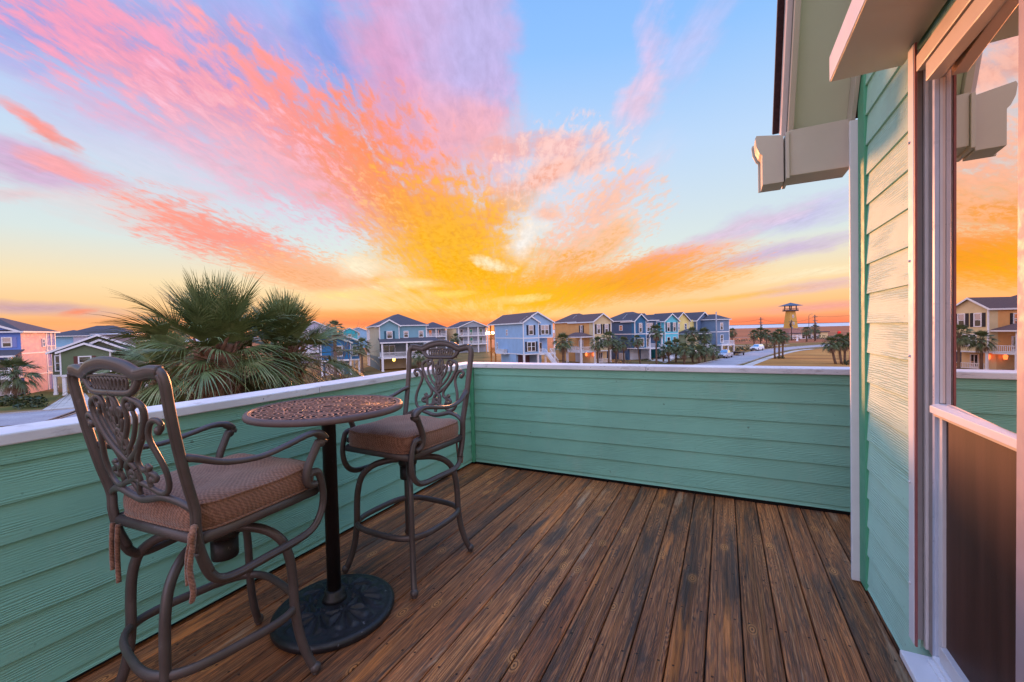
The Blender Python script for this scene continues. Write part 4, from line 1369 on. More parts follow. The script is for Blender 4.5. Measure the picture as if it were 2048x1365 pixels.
    def win(h, face, plane, u, z, w, ht, shutter=None, split=1):
        """face F: looks -y at y=plane, u along x; L: looks -x at x=plane, u along y; R: looks +x"""
        def bx(mb, u0, u1, z0, z1, o0, o1):
            if face == 'F': mb.box(u0, u1, plane - o1, plane - o0, z0, z1)
            elif face == 'L': mb.box(plane - o1, plane - o0, u0, u1, z0, z1)
            else: mb.box(plane + o0, plane + o1, u0, u1, z0, z1)
        t = 0.13
        f = MB()
        bx(f, u - w / 2 - t, u - w / 2, z, z + ht, 0.0, 0.08)
        bx(f, u + w / 2, u + w / 2 + t, z, z + ht, 0.0, 0.08)
        bx(f, u - w / 2 - t, u + w / 2 + t, z + ht, z + ht + t, 0.0, 0.085)
        bx(f, u - w / 2 - t, u + w / 2 + t, z - t, z, 0.0, 0.095)
        bx(f, u - w / 2, u + w / 2, z + ht * 0.5 - 0.04, z + ht * 0.5 + 0.04, 0.0, 0.06)
        for k in range(1, split):
            c = u - w / 2 + w * k / split
            bx(f, c - 0.09, c + 0.09, z, z + ht, 0.0, 0.07)
        fr = f.build('window', M_trim, h.root)
        p = MB(); bx(p, u - w / 2, u + w / 2, z, z + ht, 0.005, 0.03)
        p.build('pane', M_pane, fr)
        if shutter is not None:
            for sg in (-1, 1):
                s = MB()
                c = u + sg * (w / 2 + t + 0.24)
                bx(s, c - 0.21, c + 0.21, z - t, z + ht + t, 0.0, 0.06)
                for q_ in range(5):
                    zc = z + (q_ + 0.5) * ht / 5
                    bx(s, c - 0.15, c + 0.15, zc - ht * 0.04, zc + ht * 0.04, 0.06, 0.075)
                s.build('shutter', shutter, fr)
        return h
    def rail(h, x0, y0, x1, y1, z, ht=1.0, mat=None):
        mb = MB()
        a = Vector((x0, y0, 0)); c = Vector((x1, y1, 0))
        L_ = (c - a).length
        ang = math.atan2(c.y - a.y, c.x - a.x)
        M_ = Matrix.Translation((x0, y0, z)) @ Matrix.Rotation(ang, 4, 'Z')
        mb.box(0, L_, -0.05, 0.05, ht - 0.08, ht, M=M_)
        mb.box(0, L_, -0.04, 0.04, 0.08, 0.16, M=M_)
        k = max(2, int(L_ / 0.22))
        for i in range(k + 1):
            x = L_ * i / k
            mb.box(x - 0.03, x + 0.03, -0.025, 0.025, 0.16, ht - 0.08, M=M_)
        mb.build('railing', mat or M_trim, h.root)
        return h
    def stairs(h, x, y0, z0, y1, z1, w=1.2, axis='y'):
        mb = MB()
        n = max(3, int(abs(z1 - z0) / 0.19))
        for i in range(n):
            f0, f1 = i / n, (i + 1) / n
            a, b_ = y0 + (y1 - y0) * f0, y0 + (y1 - y0) * f1
            zt = z0 + (z1 - z0) * f1
            lo, hi = min(a, b_), max(a, b_)
            if axis == 'y': mb.box(x, x + w, lo, hi, zt - 0.22, zt)
            else: mb.box(lo, hi, x, x + w, zt - 0.22, zt)
        for off in (0.0, w):
            p0 = (x + off, y0, z0 + 0.95) if axis == 'y' else (y0, x + off, z0 + 0.95)
            p1 = (x + off, y1, z1 + 0.95) if axis == 'y' else (y1, x + off, z1 + 0.95)
            mb.tube([p0, p1], 0.06, 6)
            for f in [i / 8 for i in range(9)]:
                q_ = Vector(p0).lerp(Vector(p1), f)
                mb.tube([q_, q_ - Vector((0, 0, 0.95))], 0.035, 4)
        mb.build('staircase', M_trim, h.root)
        return h
    def garage(h, x0, x1, y, z0, z1, mat=None):
        mb = MB()
        mb.box(x0, x1, y - 0.05, y, z0, z1)
        n = 4
        for i in range(n):
            a = z0 + (z1 - z0) * i / n
            mb.box(x0 + 0.04, x1 - 0.04, y - 0.075, y - 0.05, a + 0.05, a + (z1 - z0) / n - 0.02)
        mb.build('garage_door', mat or M_door, h.root)
        return h
    def door(h, face, plane, u, z, w=1.0, ht=2.1, mat=None):
        def bx(mb, u0, u1, z0, z1, o0, o1):
            if face == 'F': mb.box(u0, u1, plane - o1, plane - o0, z0, z1)
            elif face == 'L': mb.box(plane - o1, plane - o0, u0, u1, z0, z1)
            else: mb.box(plane + o0, plane + o1, u0, u1, z0, z1)
        f = MB()
        bx(f, u - w / 2 - 0.1, u - w / 2, z, z + ht + 0.1, 0, 0.07)
        bx(f, u + w / 2, u + w / 2 + 0.1, z, z + ht + 0.1, 0, 0.07)
        bx(f, u - w / 2, u + w / 2, z + ht, z + ht + 0.1, 0, 0.07)
        bx(f, u - w / 2, u + w / 2, z, z + 0.25, 0, 0.05)
        bx(f, u - 0.05, u + 0.05, z + 0.25, z + ht, 0, 0.055)
        fr = f.build('door', M_trim, h.root)
        p = MB(); bx(p, u - w / 2, u + w / 2, z + 0.25, z + ht, 0.005, 0.03)
        p.build('pane', M_pane, fr)
        return h
    def slab(h, x0, x1, y0, y1, z, t=0.25):
        h.trim.box(x0, x1, y0, y1, z - t, z)
        return h
    def lamp(h, x, y, z, mat, r=0.18):
        mb = MB()
        mb.lathe([(r * 0.5, -r * 1.3), (r * 0.8, -r), (r, r * 0.8), (r * 0.6, r * 1.2), (0.03, r * 1.5)], 10, (x, y, z))
        l = mb.build('porch_lamp', mat, h.root)
        return h
    def done(h, roofmat=None):
        for k, (mb, mat) in h.walls.items():
            mb.build('wall', mat, h.root)
        if h.roofs.v:
            r = h.roofs.build('roof', roofmat or M_shing, h.root)
            h.eave.build('fascia', M_trim, r)
        if h.trim.v: h.trim.build('trim', M_trim, h.root)
        return h.root

P_blue = paint('sky_blue_paint', (150, 186, 224)); P_tan = paint('tan_paint', (224, 166, 104)); P_cream = paint('cream_paint', (214, 194, 152))
P_dkb = paint('slate_blue_paint', (64, 94, 128)); P_dkt = paint('dark_teal_blue', (44, 110, 152)); P_teal = paint('teal_paint', (46, 176, 192)); P_teall = paint('light_aqua_paint', (104, 206, 226))
P_yel = paint('pale_yellow_paint', (236, 218, 140)); P_bgr = paint('blue_grey_paint', (104, 130, 160)); P_bgr2 = paint('steel_blue_paint', (92, 120, 156))
P_lb = paint('cadet_blue_paint', (116, 162, 178)); P_beige = paint('beige_paint', (184, 176, 152)); P_gryw = paint('grey_green_wall', (120, 128, 128))
P_royal = paint('royal_blue_paint', (98, 130, 206)); P_pink = paint('salmon_pink_paint', (226, 180, 184)); P_per = paint('periwinkle_paint', (128, 138, 198))
P_skyl = paint('light_sky_paint', (132, 182, 218)); P_olive = paint('olive_green_paint', (96, 112, 84)); P_olived = paint('dark_olive_paint', (86, 90, 70))
P_deep = paint('deep_blue_paint', (34, 112, 164)); P_lav = paint('lavender_grey_paint', (180, 182, 208)); P_grey = paint('grey_blue_paint', (150, 162, 178))
M_maroon = paint('maroon_shutter', (92, 50, 44)); M_tealsh = paint('dark_teal_shutter', (40, 86, 104)); M_black = paint('black_shutter', (44, 38, 44))

# 1 sky blue house
h = House(1047, 85, 'sky blue house with two front gables and a brown roof, left of the tan house')
h.block(0.0, 7.4, 0.9, 14, 5.75, 9.05, P_blue).block(0, 3.55, 0.9, 14, 2.55, 5.75, P_blue).block(3.55, 7.4, 3.2, 14, 2.55, 5.75, P_blue)
h.block(0.004, 3.5, 0, 0.9, 2.55, 9.05, P_blue).block(0.01, 3.0, 3.5, 11, 0, 2.55, P_blue).block(3.2, 7.2, 5.5, 13, 0, 2.55, P_blue)
h.gable(0, 7.4, 0.9, 17, 9.05, 2.0, 'y', P_blue).gable(0, 3.5, 0, 1.0, 9.05, 1.1, 'y', P_blue, 0.35)
h.belt(0, 7.4, 0.9, 14, 5.72).belt(0, 3.5, 0, 0.9, 5.72).belt(0, 3.5, 0, 14, 2.45)
h.corners(0, 3.5, 0, 14, 2.6, 9.0).corners(3.5, 7.4, 0.9, 14, 5.8, 9.0)
h.block(-0.2, 7.4, 14, 17, 5.5, 5.75, M_glowwood).block(-0.2, 7.4, 14, 17, 2.3, 2.55, M_glowwood).slab(3.55, 7.4, -0.2, 3.2, 2.55)
for z0, z1 in ((0, 2.3), (2.55, 5.5), (5.75, 9.0)):
    for y in (14.3, 16.8): h.post(0.1, y, z0, z1, 0.28, M_glowwood)
    h.post(7.2, 16.8, z0, z1, 0.28, M_glowwood)
for z in (2.55, 5.75): h.rail(0.05, 14.2, 0.05, 16.9, z, 1.0, M_glowwood)
h.win('L', 0, 7.6, 6.5, 0.55, 1.0).win('L', 0, 12.9, 3.1, 0.5, 1.6)
h.win('F', 0, 1.75, 6.55, 0.85, 1.75, M_navy).win('F', 0.9, 5.5, 6.55, 1.7, 1.75, M_navy, 2).win('F', 0, 1.75, 3.2, 1.7, 1.75, M_navy, 2)
h.door('F', 3.2, 5.2, 2.55, 1.6, 2.1)
h.slab(-1.3, 0, 6.6, 11, 2.6, 0.2).rail(-1.25, 6.7, -1.25, 10.9, 2.6, 0.9)
mb = MB(); mb.box(-0.95, -0.25, 7.2, 7.9, 2.6, 3.4); mb.box(-0.92, -0.28, 7.23, 7.87, 3.4, 3.43); mb.build('air_conditioner', M_conc, h.root)
for x in (0.15, 3.35): h.post(x, 0.2, 0, 2.5, 0.34)
h.post(7.2, 0.0, 0, 2.5, 0.3).post(7.2, 0.0, 2.55, 5.7, 0.22).post(5.0, 0.0, 0, 2.5, 0.3)
h.garage(0.4, 3.1, 3.4, 0, 2.3, paint('dark_maroon_door', (92, 66, 78)))
h.stairs(4.9, -3.4, 0.3, -0.2, 2.55, 1.1).rail(6.1, -0.1, 7.3, -0.1, 2.55).rail(3.6, -0.1, 4.8, -0.1, 2.55)
h.done(M_shingb)

# 2 tan house
h = House(1188, 90, 'tan house with cream front gable and two red lamps lit under its side porch')
h.block(0, 6.5, 6.5, 15.6, 2.6, 9.05, P_tan).block(0.0, 4.6, 0, 6.5, 2.6, 9.05, P_cream).block(0, 6.4, 7.0, 15.5, 0, 2.6, P_tan).block(0.1, 4.5, 1.5, 6.9, 0, 2.6, P_cream)
h.block(-0.02, 0.1, 1.6, 6.4, 2.6, 9.02, P_tan)
h.hip(0, 6.5, 6.5, 15.6, 9.05, 2.0).gable(0, 4.6, 0, 9, 9.05, 1.5, 'y', P_cream)
h.belt(0, 4.6, 0, 6.4, 2.5).belt(0, 6.5, 6.6, 15.6, 2.5).corners(0, 4.6, 0, 15.5, 2.6, 9.0)
h.hip(-3.0, -0.05, 0.6, 6.2, 5.75, 0.9, 0.3)
h.slab(-3.0, -0.04, 0.6, 6.2, 2.6)
for y in (0.8, 6.0):
    h.post(-2.8, y, 0, 2.35, 0.4).post(-2.8, y, 2.6, 5.6, 0.3)
h.rail(-2.95, 0.7, -2.95, 6.1, 2.6).rail(-2.9, 0.7, -0.1, 0.7, 2.6).rail(-2.9, 6.1, -0.1, 6.1, 2.6)
h.door('L', -0.02, 4.6, 2.65, 1.5, 2.1).win('L', -0.02, 4.4, 6.65, 0.6, 1.4, M_black)
h.win('F', 0, 1.25, 6.4, 0.75, 1.8, M_black).win('F', 0, 3.35, 6.4, 0.75, 1.8, M_black).win('F', 0, 2.3, 3.5, 1.6, 1.6, None, 2)
mb = MB(); mb.box(-0.06, -0.02, 4.9, 6.9, 0.05, 2.3); mb.build('garage_door', M_door, h.root)
h.lamp(-0.45, 2.2, 1.85, M_lampr, 0.26).lamp(0.7, 1.0, 1.85, M_lampr, 0.26)
h.door('F', 1.5, 2.8, 0.05, 0.9, 2.0)
h.rail(0.4, 0.1, 4.4, 0.1, 0.0, 0.9)
for x in (0.2, 4.4): h.post(x, 0.1, 0, 2.5, 0.24)
h.done(M_shingb)

# 3 slate blue house
h = House(1270, 95, 'dark slate blue house with white belt line, between the tan and the aqua house')
h.block(0, 7.5, 1.0, 11, 2.7, 9.05, P_dkb).block(0.004, 3.3, 0, 1.0, 2.7, 9.05, P_dkt).block(0.02, 7.2, 2.5, 10.9, 0, 2.7, P_dkb)
h.hip(0, 7.5, 1.0, 11, 9.05, 2.1).gable(0, 3.3, 0, 4.0, 9.05, 1.35, 'y', P_dkt, 0.35)
h.belt(0, 7.5, 1.0, 11, 5.85).belt(0, 3.3, 0, 1, 5.85).belt(0, 3.3, 0, 11, 2.6).corners(0, 3.3, 0, 11, 2.7, 9.0).corners(3.3, 7.5, 1.0, 11, 5.9, 9.0)
h.slab(3.3, 7.5, -1.0, 1.0, 2.7).slab(3.3, 7.5, -1.0, 1.0, 5.9)
for x in (3.6, 7.3): h.post(x, -0.8, 2.7, 5.7, 0.24).post(x, -0.8, 0, 2.5, 0.3)
h.rail(3.4, -0.9, 5.6, -0.9, 2.7).stairs(6.1, -4.4, 0.3, -1.0, 2.7, 1.2)
h.win('L', 0, 4.6, 6.9, 0.9, 1.0).win('F', 0, 1.65, 6.4, 0.7, 1.9, P_dkb).win('F', 1.0, 5.4, 6.5, 1.6, 1.8, M_black, 2).win('F', 0, 1.65, 3.2, 1.7, 1.7, None, 2)
h.door('F', 1.0, 4.8, 2.7, 0.9, 2.1)
mb = MB(); mb.box(-0.9, -0.1, 3.2, 4.5, 0.0, 1.6); mb.box(-0.94, -0.9, 3.3, 4.4, 0.1, 1.5); mb.build('utility_box', M_conc, h.root)
h.garage(0.6, 3.2, 2.45, 0, 2.4).garage(3.9, 6.4, 2.45, 0, 2.4)
h.done()

# 4 aqua house
h = House(1330, 99, 'bright aqua house with a steep light aqua front gable and two tall windows')
h.block(0, 5.2, 1.2, 11, 2.7, 8.9, P_teal).block(0.0, 4.2, 0, 1.2, 2.7, 8.9, P_teall).block(0.1, 5.0, 2, 10, 0, 2.7, P_teal)
h.gable(0, 4.2, 0, 8, 8.9, 1.5, 'y', P_teall).gable(-3.4, 3.0, 8, 12, 9.3, 1.6, 'x', P_teal)
h.block(-3.0, 0, 8, 12, 2.7, 9.3, P_teal)
h.belt(0, 4.2, 0, 1.2, 5.7).belt(0, 5.2, 1.2, 11, 5.7).corners(0, 4.2, 0, 1.2, 2.7, 8.85)
h.win('F', 0, 1.15, 6.4, 0.7, 1.9, M_tealsh).win('F', 0, 3.05, 6.4, 0.7, 1.9, M_tealsh).win('F', 0, 1.15, 3.3, 0.8, 1.6).win('F', 0, 3.05, 3.3, 0.8, 1.6)
for x in (0.2, 2.1, 4.0): h.post(x, 0.2, 0, 2.6, 0.3)
h.done()

# 5 yellow house
h = House(1352, 106, 'pale yellow house gable half hidden behind the aqua house')
h.block(0, 6.5, 0, 10, 2.7, 9.0, P_yel).gable(0, 4.6, 0, 9, 9.0, 1.9, 'y', P_yel)
h.win('F', 0, 3.4, 6.7, 0.55, 1.3).win('F', 0, 0.9, 6.7, 0.55, 1.3).corners(0, 4.6, 0, 10, 2.7, 8.95)
h.hip(0.4, 5.0, -3.0, -0.1, 5.6, 1.1, 0.3).block(0.7, 4.9, -2.6, -0.1, 2.7, 5.5, P_cream).block(0.7, 6.0, 0.2, 9.5, 0, 2.7, P_yel).block(0.8, 4.8, -2.5, -0.1, 0, 2.69, P_yel)
h.done()

# 6 blue grey house and 7 the last house of the row
h = House(1394, 108, 'blue grey house with a single front gable, second from the end of the row')
h.block(0, 6.5, 0, 12, 2.7, 9.0, P_bgr2).gable(0, 5.0, 0, 11, 9.0, 1.9, 'y', P_bgr2).block(0.2, 6.0, 1, 11, 0, 2.7, P_bgr)
h.win('F', 0, 2.7, 6.3, 0.6, 1.7).corners(0, 4.4, 0, 12, 2.7, 8.95).belt(0, 6.5, 0, 12, 5.75)
h.done()
h = House(1433, 105, 'steel blue house with hip roof and white porch at the end of the row')
h.block(0, 4.6, 0.0, 7, 2.7, 9.0, P_bgr).hip(0, 4.6, 0, 7, 9.0, 1.3).corners(0, 4.6, 0, 7, 2.7, 8.95).belt(0, 4.6, 0, 7, 5.75)
h.win('F', 0, 1.9, 6.4, 0.8, 1.6).win('F', 0, 1.9, 3.2, 0.8, 1.8).block(0.5, 4.2, 2.0, 6.5, 0, 2.7, P_bgr2)
h.slab(-0.1, 4.6, -1.6, 0, 2.7).rail(-0.05, -1.5, 4.5, -1.5, 2.7)
for x in (0.1, 2.3, 4.4): h.post(x, -1.4, 0, 2.5, 0.28)
h.slab(-2.6, 0, 1.5, 4.5, 2.7).rail(-2.5, 1.6, -2.5, 4.4, 2.7).post(-2.4, 1.7, 0, 2.5, 0.26).post(-2.4, 4.3, 0, 2.5, 0.26).hip(-2.6, -0.1, 1.5, 4.5, 5.6, 0.5, 0.2)
h.post(-2.4, 1.7, 2.7, 5.4, 0.2).post(-2.4, 4.3, 2.7, 5.4, 0.2).stairs(-2.5, -1.8, 0.2, 1.5, 2.7, 1.1)
h.done()

# 8 cadet blue house with beige side
h = House(759, 85, 'cadet blue house with beige side wall, hip roof and lit lamp under its porch')
h.block(0, 9.5, 0.0, 15, 6.0, 9.05, P_lb).block(0.0, 3.8, -0.5, 0, 6.0, 9.05, P_lb).block(-0.03, 0, 0.1, 14.9, 2.7, 9.0, P_beige).block(0.02, 9.4, 2.0, 15, 2.7, 6.0, P_gryw)
h.block(0.0, 6.0, 3.6, 14.5, 0, 2.7, P_beige).block(-0.028, 0, 0.3, 14.5, 0, 2.7, P_gryw)
h.hip(0, 9.5, 0, 15, 9.05, 2.5).gable(0, 3.8, -0.5, 3, 9.05, 1.1, 'y', P_lb, 0.35)
h.corners(0, 3.8, -0.5, 0, 6.0, 9.0).corners(0, 9.5, 0, 15, 6.0, 9.0)
h.roofs.prism([(-2.6, 5.55), (0.05, 6.35), (0.05, 6.5), (-2.6, 5.7)], -0.3, 11.5, 0)
h.eave.box(-0.35, 11.55, -2.68, -2.62, 5.48, 5.72)
h.slab(-0.1, 11.2, -2.5, 2.0, 2.7)
for x in (0.1, 4.9, 9.6): h.post(x, -2.3, 2.7, 5.5, 0.3).post(x, -2.3, 0, 2.45, 0.4)
h.rail(0.1, -2.4, 9.6, -2.4, 2.7).rail(0.0, -2.4, 0.0, 0.0, 2.7)
h.win('F', -0.5, 1.9, 6.5, 0.9, 1.3, M_tealsh).win('F', 0, 5.3, 6.6, 0.75, 1.15).win('F', 0, 8.4, 6.6, 0.75, 1.15).win('F', 2.0, 7.2, 3.4, 1.0, 1.6)
h.door('F', 2.0, 2.2, 2.7, 2.2, 2.2)
h.slab(-0.2, 2.5, 15, 18, 6.0).slab(-0.2, 2.5, 15, 18, 2.7).hip(0, 4, 14.5, 18, 9.05, 0.6, 0.3)
for y in (15.4, 17.8):
    for z0, z1 in ((0, 2.5), (2.7, 5.8), (6.0, 9.0)): h.post(0.0, y, z0, z1, 0.26)
h.rail(0, 15.2, 0, 18, 6.0).rail(0, 15.2, 0, 18, 2.7)
h.win('L', -0.03, 14.0, 6.3, 0.7, 1.9)
h.lamp(2.6, -0.6, 2.2, M_lampw, 0.3)
h.done()

# 9 porch house behind, 10 grey gable porch house, 11 small one between
h = House(853, 150, 'far porch house with grey hip roof, right behind the cadet blue house')
h.block(0, 7.5, 2.0, 10, 0, 9.0, P_grey).hip(-0.2, 7.6, 0, 10, 9.0, 2.2)
h.slab(0, 7.5, 0, 2, 6.0).slab(0, 7.5, 0, 2, 3.0)
for x in (0.2, 3.6, 7.3):
    for z0, z1 in ((0, 2.8), (3.0, 5.8), (6.0, 8.9)): h.post(x, 0.2, z0, z1, 0.32)
h.rail(0.2, 0.1, 7.3, 0.1, 3.0).rail(0.2, 0.1, 7.3, 0.1, 6.0)
h.win('F', 2.0, 2.0, 6.3, 0.9, 1.9).win('F', 2.0, 5.4, 6.3, 0.9, 1.9)
h.done()
h = House(917, 148, 'far grey house with two storeys of white porches under one wide gable')
h.block(0, 11.2, 2.0, 13, 0, 9.0, P_grey).block(-0.04, 0, 2, 13, 3, 8.9, P_cream).gable(0, 11.2, 0, 13, 9.0, 2.2, 'y', P_grey)
h.slab(0, 11.2, 0, 2, 6.0).slab(0, 11.2, 0, 2, 3.0)
for x in (0.2, 3.7, 7.4, 11.0):
    for z0, z1 in ((0, 2.8), (3.0, 5.8), (6.0, 8.9)): h.post(x, 0.2, z0, z1, 0.34)
h.rail(0.2, 0.1, 11.0, 0.1, 3.0).rail(0.2, 0.1, 11.0, 0.1, 6.0)
for z in (3.2, 6.2):
    for x in (1.9, 5.5, 9.2): h.win('F', 2.0, x, z, 1.0, 2.0)
h.done()
h = House(885, 175, 'small far light blue house with a blue gable between two porch houses')
h.block(0, 6, 0, 9, 0, 6.5, P_skyl).gable(0, 6, 0, 9, 6.5, 1.6, 'x', P_royal).win('F', 0, 3, 4, 1, 1.4).corners(0, 6, 0, 9, 0, 6.5)
h.done()

# 12 lavender gable house behind the palm
h = House(590, 112, 'lavender grey gable house with porches, half hidden behind the big palm')
h.block(0, 9.5, 2.0, 13, 0, 9.0, P_lav).gable(0, 9.5, 0, 13, 9.0, 2.2, 'y', P_lav)
h.slab(0, 9.5, 0, 2, 6.0).slab(0, 9.5, 0, 2, 3.0)
for x in (0.2, 3.2, 6.3, 9.3):
    for z0, z1 in ((0, 2.8), (3.0, 5.8), (6.0, 8.9)): h.post(x, 0.2, z0, z1, 0.3)
h.rail(0.2, 0.1, 9.3, 0.1, 3.0).rail(0.2, 0.1, 9.3, 0.1, 6.0)
for z in (3.2, 6.2):
    for x in (1.7, 4.8, 7.8): h.win('F', 2.0, x, z, 1.0, 2.0)
h.done()

# 13 deep blue two level house
h = House(701, 78, 'deep blue house over a white garage door, right of the big palm', corner=5.2)
h.block(0.2, 5.2, 0, 10, 2.75, 6.0, P_deep).gable(0.2, 5.2, 0, 9, 6.0, 1.0, 'y', P_deep, 0.35).gable(-1.5, 7.0, 1.0, 12, 6.15, 1.7, 'y', P_deep, 0.4)
h.block(5.2, 6.8, 1.2, 10, 2.75, 6.1, P_deep).corners(0.2, 5.2, 0, 10, 2.75, 5.95).belt(0.2, 5.2, 0, 10, 2.6, 0.2).belt(5.2, 6.8, 1.2, 10, 2.6, 0.16)
h.win('F', 0, 3.05, 3.6, 1.2, 1.7, P_dkb).win('F', 1.2, 6.0, 3.5, 0.7, 1.7)
h.block(0.3, 5.0, 2.0, 9, 0, 2.7, P_dkt).garage(0.9, 4.1, 1.95, 0, 2.2)
for x in (0.3, 5.1): h.post(x, 0.2, 0, 2.6, 0.32)
h.post(6.7, 1.4, 0, 2.6, 0.3).post(6.7, 9.5, 0, 2.6, 0.3)
h.done()

# 14 pink and royal blue house at the left edge
h = House(42, 60, 'royal blue fronted house with salmon pink side wall at the left edge', corner=8.0)
h.block(0, 7.97, 0.0, 9, 5.9, 9.0, P_royal).block(0, 7.97, 1.8, 9, 2.7, 5.9, P_per).block(0.2, 7.97, 0.4, 8.0, 0, 2.7, P_per)
h.block(7.97, 8.0, 0.0, 6.4, 5.9, 9.0, P_pink).block(7.97, 8.0, 1.8, 6.4, 2.7, 5.9, P_pink).block(7.97, 8.001, 0.4, 6.4, 0, 2.7, P_pink)
h.block(7.6, 8.0, 0.0, 1.8, 2.7, 5.9, P_pink)
h.hip(0, 8.0, 0, 9.2, 9.0, 2.1).gable(1.5, 7.9, -0.02, 3.0, 9.0, 1.3, 'y', P_royal, 0.35)
h.roofs.prism([(-2.3, 5.5), (0.05, 6.3), (0.05, 6.45), (-2.3, 5.65)], -0.3, 8.3, 0)
h.eave.box(-0.3, 8.35, -2.38, -2.32, 5.43, 5.68)
h.slab(0, 8.0, -2.2, 1.8, 2.7)
for x in (0.3, 4.2, 7.7): h.post(x, -2.0, 2.7, 5.45, 0.34).post(x, -2.0, 0, 2.45, 0.36)
h.rail(0.2, -2.1, 7.8, -2.1, 2.7)
h.win('F', 0, 6.6, 6.9, 0.8, 1.2, P_per).door('F', 1.8, 5.8, 2.7, 1.8, 2.1)
h.garage(4.4, 7.3, 0.36, 0, 2.3)
h.belt(7.6, 8.0, 0.0, 6.4, 5.75).belt(7.6, 8.0, 0.0, 6.4, 2.55)
for z in (2.7, 5.9):
    h.slab(6.5, 8.05, 6.4, 9.2, z); h.rail(8.0, 6.5, 8.0, 9.1, z, 0.95)
for y in (6.6, 7.9, 9.1):
    for z0, z1 in ((0, 2.5), (2.7, 5.7), (5.9, 8.9)): h.post(7.9, y, z0, z1, 0.26)
h.win('R', 8.0, 5.7, 6.8, 0.5, 1.0)
h.done()

# 15 sky blue hip roof house behind
h = House(118, 113, 'light sky blue house with long hip roof behind the green house', corner=3.0)
h.block(0, 17, 0, 12, 0, 8.9, P_skyl).hip(0, 9.0, -0.5, 9, 8.9, 1.6).hip(3.0, 17, 2.5, 13, 9.3, 2.4)
h.block(6.0, 8.8, -0.5, 0, 3, 8.8, P_lav)
for x in (9.6, 11.6, 13.6, 15.6): h.win('F', 0, x, 6.6, 1.0, 1.6)
h.win('F', 0, 1.4, 6.5, 0.8, 1.6).belt(0, 17, 0, 12, 5.8).corners(0, 17, 0, 12, 0, 8.8)
h.done()

# 16 olive green house with the driveway
h = House(119, 58, 'olive green house on white posts with maroon shutters, above the driveway')
h.block(0, 5.2, 0, 10, 2.75, 6.0, P_olive).block(-1.45, 0, 1.6, 10, 2.75, 6.0, P_olived).gable(0, 5.2, 0, 6, 6.0, 1.05, 'y', P_olive, 0.35)
h.gable(-1.5, 8.5, 1.6, 11, 6.0, 2.2, 'y', P_olived, 0.4).block(5.2, 8.4, 3.0, 10, 2.75, 6.0, P_olived)
h.corners(0, 5.2, 0, 10, 2.75, 5.95).belt(0, 5.2, 0, 10, 2.55, 0.18).belt(-1.45, 0, 1.6, 10, 2.55, 0.16)
h.win('F', 0, 2.5, 3.6, 1.15, 1.6, M_maroon).win('F', 1.6, -0.7, 3.4, 0.75, 2.0)
h.block(1.1, 5.2, 2.2, 9.8, 0, 2.7, P_olived).garage(1.9, 4.8, 2.15, 0, 2.15)
for x in (0.2, 5.0): h.post(x, 0.25, 0, 2.6, 0.34)
h.post(-1.3, 1.8, 0, 2.6, 0.32).post(1.05, 2.0, 0, 2.6, 0.3).post(8.2, 3.2, 0, 2.6, 0.3)
h.gable(1.2, 6.6, 0.8, 5, 6.15, 1.35, 'y', P_olived, 0.3)
h.done()

# 17 far cluster between the palm and the cadet blue house
for px, dep, ww, hh, mat, lab in ((683, 190, 7, 8.6, P_teal, 'tiny far aqua gabled house above the deep blue house'),
                             (700, 230, 9, 9.4, P_skyl, 'tiny far pale blue house right of the tiny aqua one'),
                             (716, 260, 8, 8.4, P_lav, 'tiny far lavender house just left of the cadet blue house'),
                             (1454, 900, 12, 5, P_grey, None)):
    if lab is None: continue
    h = House(px, dep, lab)
    h.block(0, ww, 0, 9, 0, hh, mat).gable(0, ww, 0, 9, hh, 1.8, 'y', mat).win('F', 0, ww / 2, hh - 2.6, 1.2, 1.5).corners(0, ww, 0, 9, 0, hh)
    h.done()

# ================================================================== palms and shrubs
def leaf_mat(name, c0, c1, c2):
    m, N, b = new_mat(name)
    co = objco(N)
    n1 = N.noise(co, 2.6, 4.0, 0.6)
    n2 = N.noise(co, 30.0, 3.0, 0.6)
    base = N.ramp(n1, [(0.3, lin(*c0)), (0.55, lin(*c1)), (0.75, lin(*c2))])
    k = N.step(n2, 0.3, 0.7, 0.75, 1.25, 'LINEAR')
    N.put(b.inputs['Base Color'], N.mix(1.0, base, N.comb(k, k, k), 'MULTIPLY'))
    b.inputs['Roughness'].default_value = 0.42
    b.inputs['Specular IOR Level'].default_value = 0.4
    return m
M_frond = leaf_mat('green_palm_frond', (78, 92, 54), (110, 124, 76), (156, 156, 112))
M_dead = leaf_mat('dead_palm_frond', (96, 72, 52), (128, 100, 76), (156, 130, 106))
M_frondf = leaf_mat('distant_palm_frond', (66, 78, 50), (92, 104, 66), (122, 124, 88))
M_bark = plain('palm_trunk_bark', (118, 86, 66), 0.95, 0.35, 9.0, bmp=0.8, bscale=26)
M_barkf = plain('distant_palm_trunk', (104, 82, 68), 0.95, 0.3, 2.0)
M_bush = leaf_mat('dark_hedge_leaves', (34, 48, 26), (54, 68, 36), (84, 86, 48))
M_bushb = leaf_mat('brown_hedge_leaves', (70, 60, 42), (96, 82, 56), (118, 100, 66))

